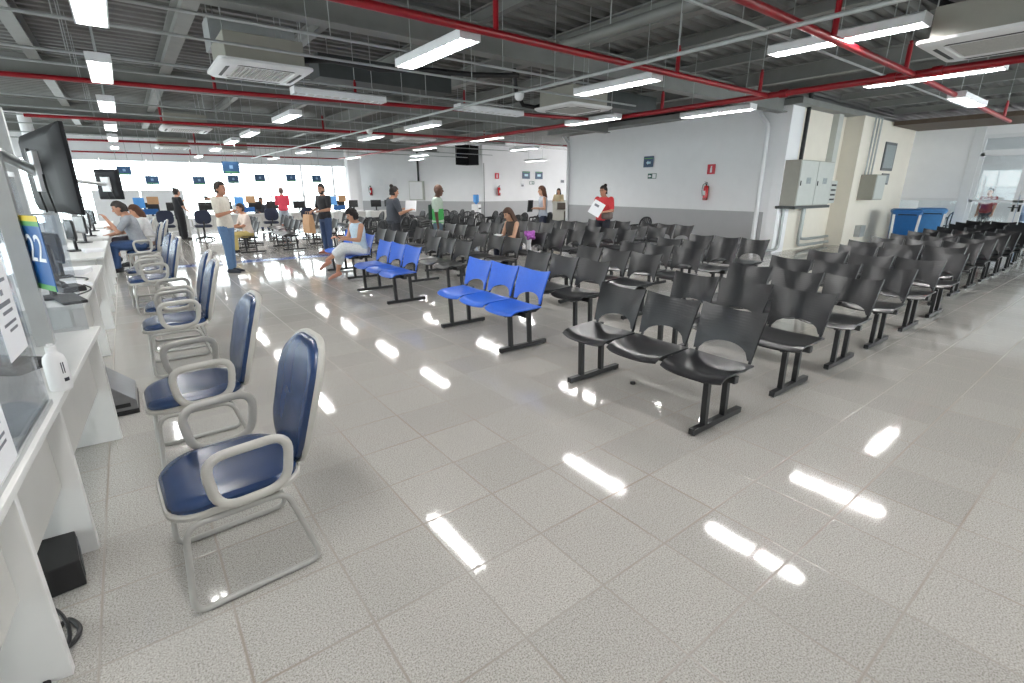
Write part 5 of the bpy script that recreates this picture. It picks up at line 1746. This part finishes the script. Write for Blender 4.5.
t = thing('waist_bag', 'grey brown waist bag worn by the woman in red', 'bag', (9.70, 8.70, 0.90), R(-75))
MB().loft([[(a * k1, b * k1, z_) for a, b in rrect(0.30, 0.12, 0.05)] for z_, k1 in ((0, 0.75), (0.03, 1.0), (0.15, 1.0), (0.18, 0.8))]).build('pouch', cloth((104, 92, 88)), t, True)
MB().tube([(-0.12, 0.0, 0.13), (-0.18, 0.12, 0.14), (0.0, 0.20, 0.14)], 0.012, 6).build('strap', cloth((50, 46, 46)), t, True)
# far people
person('woman in long black clothes standing by the far desks', (1.40, 20.35), 20, 1.64, R_arm=((0.3, 0.1, -1), (0.2, 0.5, -0.6)), L_arm=((-0.3, 0.3, -0.8), (0.0, 0.8, 0.6)), tone=(196, 146, 120), top=(24, 24, 28), bottom=(22, 22, 26), bottom_kind='dress', leg_end=0.9, hair=(40, 30, 26), style='bun', voxel=0.014, bulk=1.05)
person('man in a red shirt standing at the far desks, back turned', (4.75, 20.55), 80, 1.68, R_arm=((0.1, 0.2, -1), (-0.2, 0.9, 0.3)), L_arm=((-0.1, 0.3, -1), (0.2, 0.9, 0.4)), tone=(190, 140, 116), top=(206, 64, 84), sleeve=1.5, bottom=(170, 180, 190), hair=(110, 90, 84), voxel=0.014)
person('person in dark clothes seated behind the far desk near the man in red', (4.35, 22.35), -95, 1.66, hip=SEAT, R_arm=((0.1, 0.5, -0.85), (-0.2, 0.9, 0.0)), L_arm=((-0.1, 0.5, -0.85), (0.2, 0.9, 0.0)), R_leg=SIT_R, L_leg=SIT_L, tone=(150, 108, 86), top=(60, 62, 72), sleeve=1.5, voxel=0.014)
person('person in a white shirt seated behind the far desk beside the notice stand', (3.55, 22.35), -95, 1.66, hip=SEAT, R_arm=((0.1, 0.5, -0.85), (-0.2, 0.9, 0.0)), L_arm=((-0.1, 0.5, -0.85), (0.2, 0.9, 0.0)), R_leg=SIT_R, L_leg=SIT_L, tone=(176, 126, 100), top=(220, 222, 222), voxel=0.014)
_, q = person('person in pale clothes seated on a bench just behind the standing beige man', (2.48, 14.8), 190, 1.60, hip=SEAT, lean=8, R_arm=((0.1, 0.5, -0.85), (-0.3, 0.9, 0.0)), L_arm=((-0.1, 0.5, -0.85), (0.3, 0.9, 0.0)), R_leg=SIT_R, L_leg=SIT_L, tone=(190, 138, 110), top=(224, 208, 196), bottom=(206, 186, 120), hair=(44, 32, 28), voxel=0.012)
# people seated at the counters on the left
person('seated man in a grey tee with hand raised to his face at the counter', (0.10, 12.35), 180, 1.76, hip=(0, 0, 0.575), lean=14, R_arm=((0.1, 0.6, -0.7), (-0.2, 0.9, 0.0)), L_arm=((-0.1, 0.75, -0.55), (0.2, 0.25, 1)), R_leg=SIT_R, L_leg=SIT_L, head=(0, -12), tone=(184, 136, 112), top=(150, 154, 160), bottom=(52, 78, 120),
       hair=(46, 40, 38), bulk=1.15, voxel=0.010)
person('seated woman in a white tee with brown hair beyond the man in grey', (0.30, 13.35), 180, 1.64, hip=(0, 0, 0.565), lean=10, R_arm=((0.1, 0.5, -0.8), (-0.2, 0.9, 0.1)), L_arm=((-0.1, 0.5, -0.8), (0.3, 0.8, 0.3)), R_leg=SIT_R, L_leg=SIT_L, head=(0, -14), tone=(206, 154, 126), top=(232, 232, 232), bottom=(150, 120, 100),
       hair=(86, 56, 40), style='bob', voxel=0.011)
person('seated person in a maroon top farthest along the counter chairs', (0.06, 14.35), 180, 1.66, hip=(0, 0, 0.565), lean=8, R_arm=((0.1, 0.5, -0.8), (-0.2, 0.9, 0.1)), L_arm=((-0.1, 0.5, -0.8), (0.3, 0.8, 0.3)), R_leg=SIT_R, L_leg=SIT_L, head=(0, -10), tone=(190, 138, 112), top=(150, 44, 70), bottom=(60, 60, 70), hair=(30, 26, 26), voxel=0.012)
# lobby beyond the glass
person('person in dark red standing in the lobby behind the glass doors', (23.6, 3.9), 170, 1.66, tone=(190, 140, 116), top=(150, 54, 60), bottom=(50, 56, 70), voxel=0.016)
person('person in pale blue standing in the lobby behind the glass doors', (24.2, 3.1), 190, 1.72, tone=(160, 116, 92), top=(190, 206, 232), bottom=(150, 170, 206), voxel=0.016)
for i, (x_, y_) in enumerate(((23.2, 4.6), (23.3, 2.4))):
    mono((x_, y_, 0), PI / 2, 'black resin armchair in the lobby behind the glass doors, %s from the bins' % ordinal(i), GM)
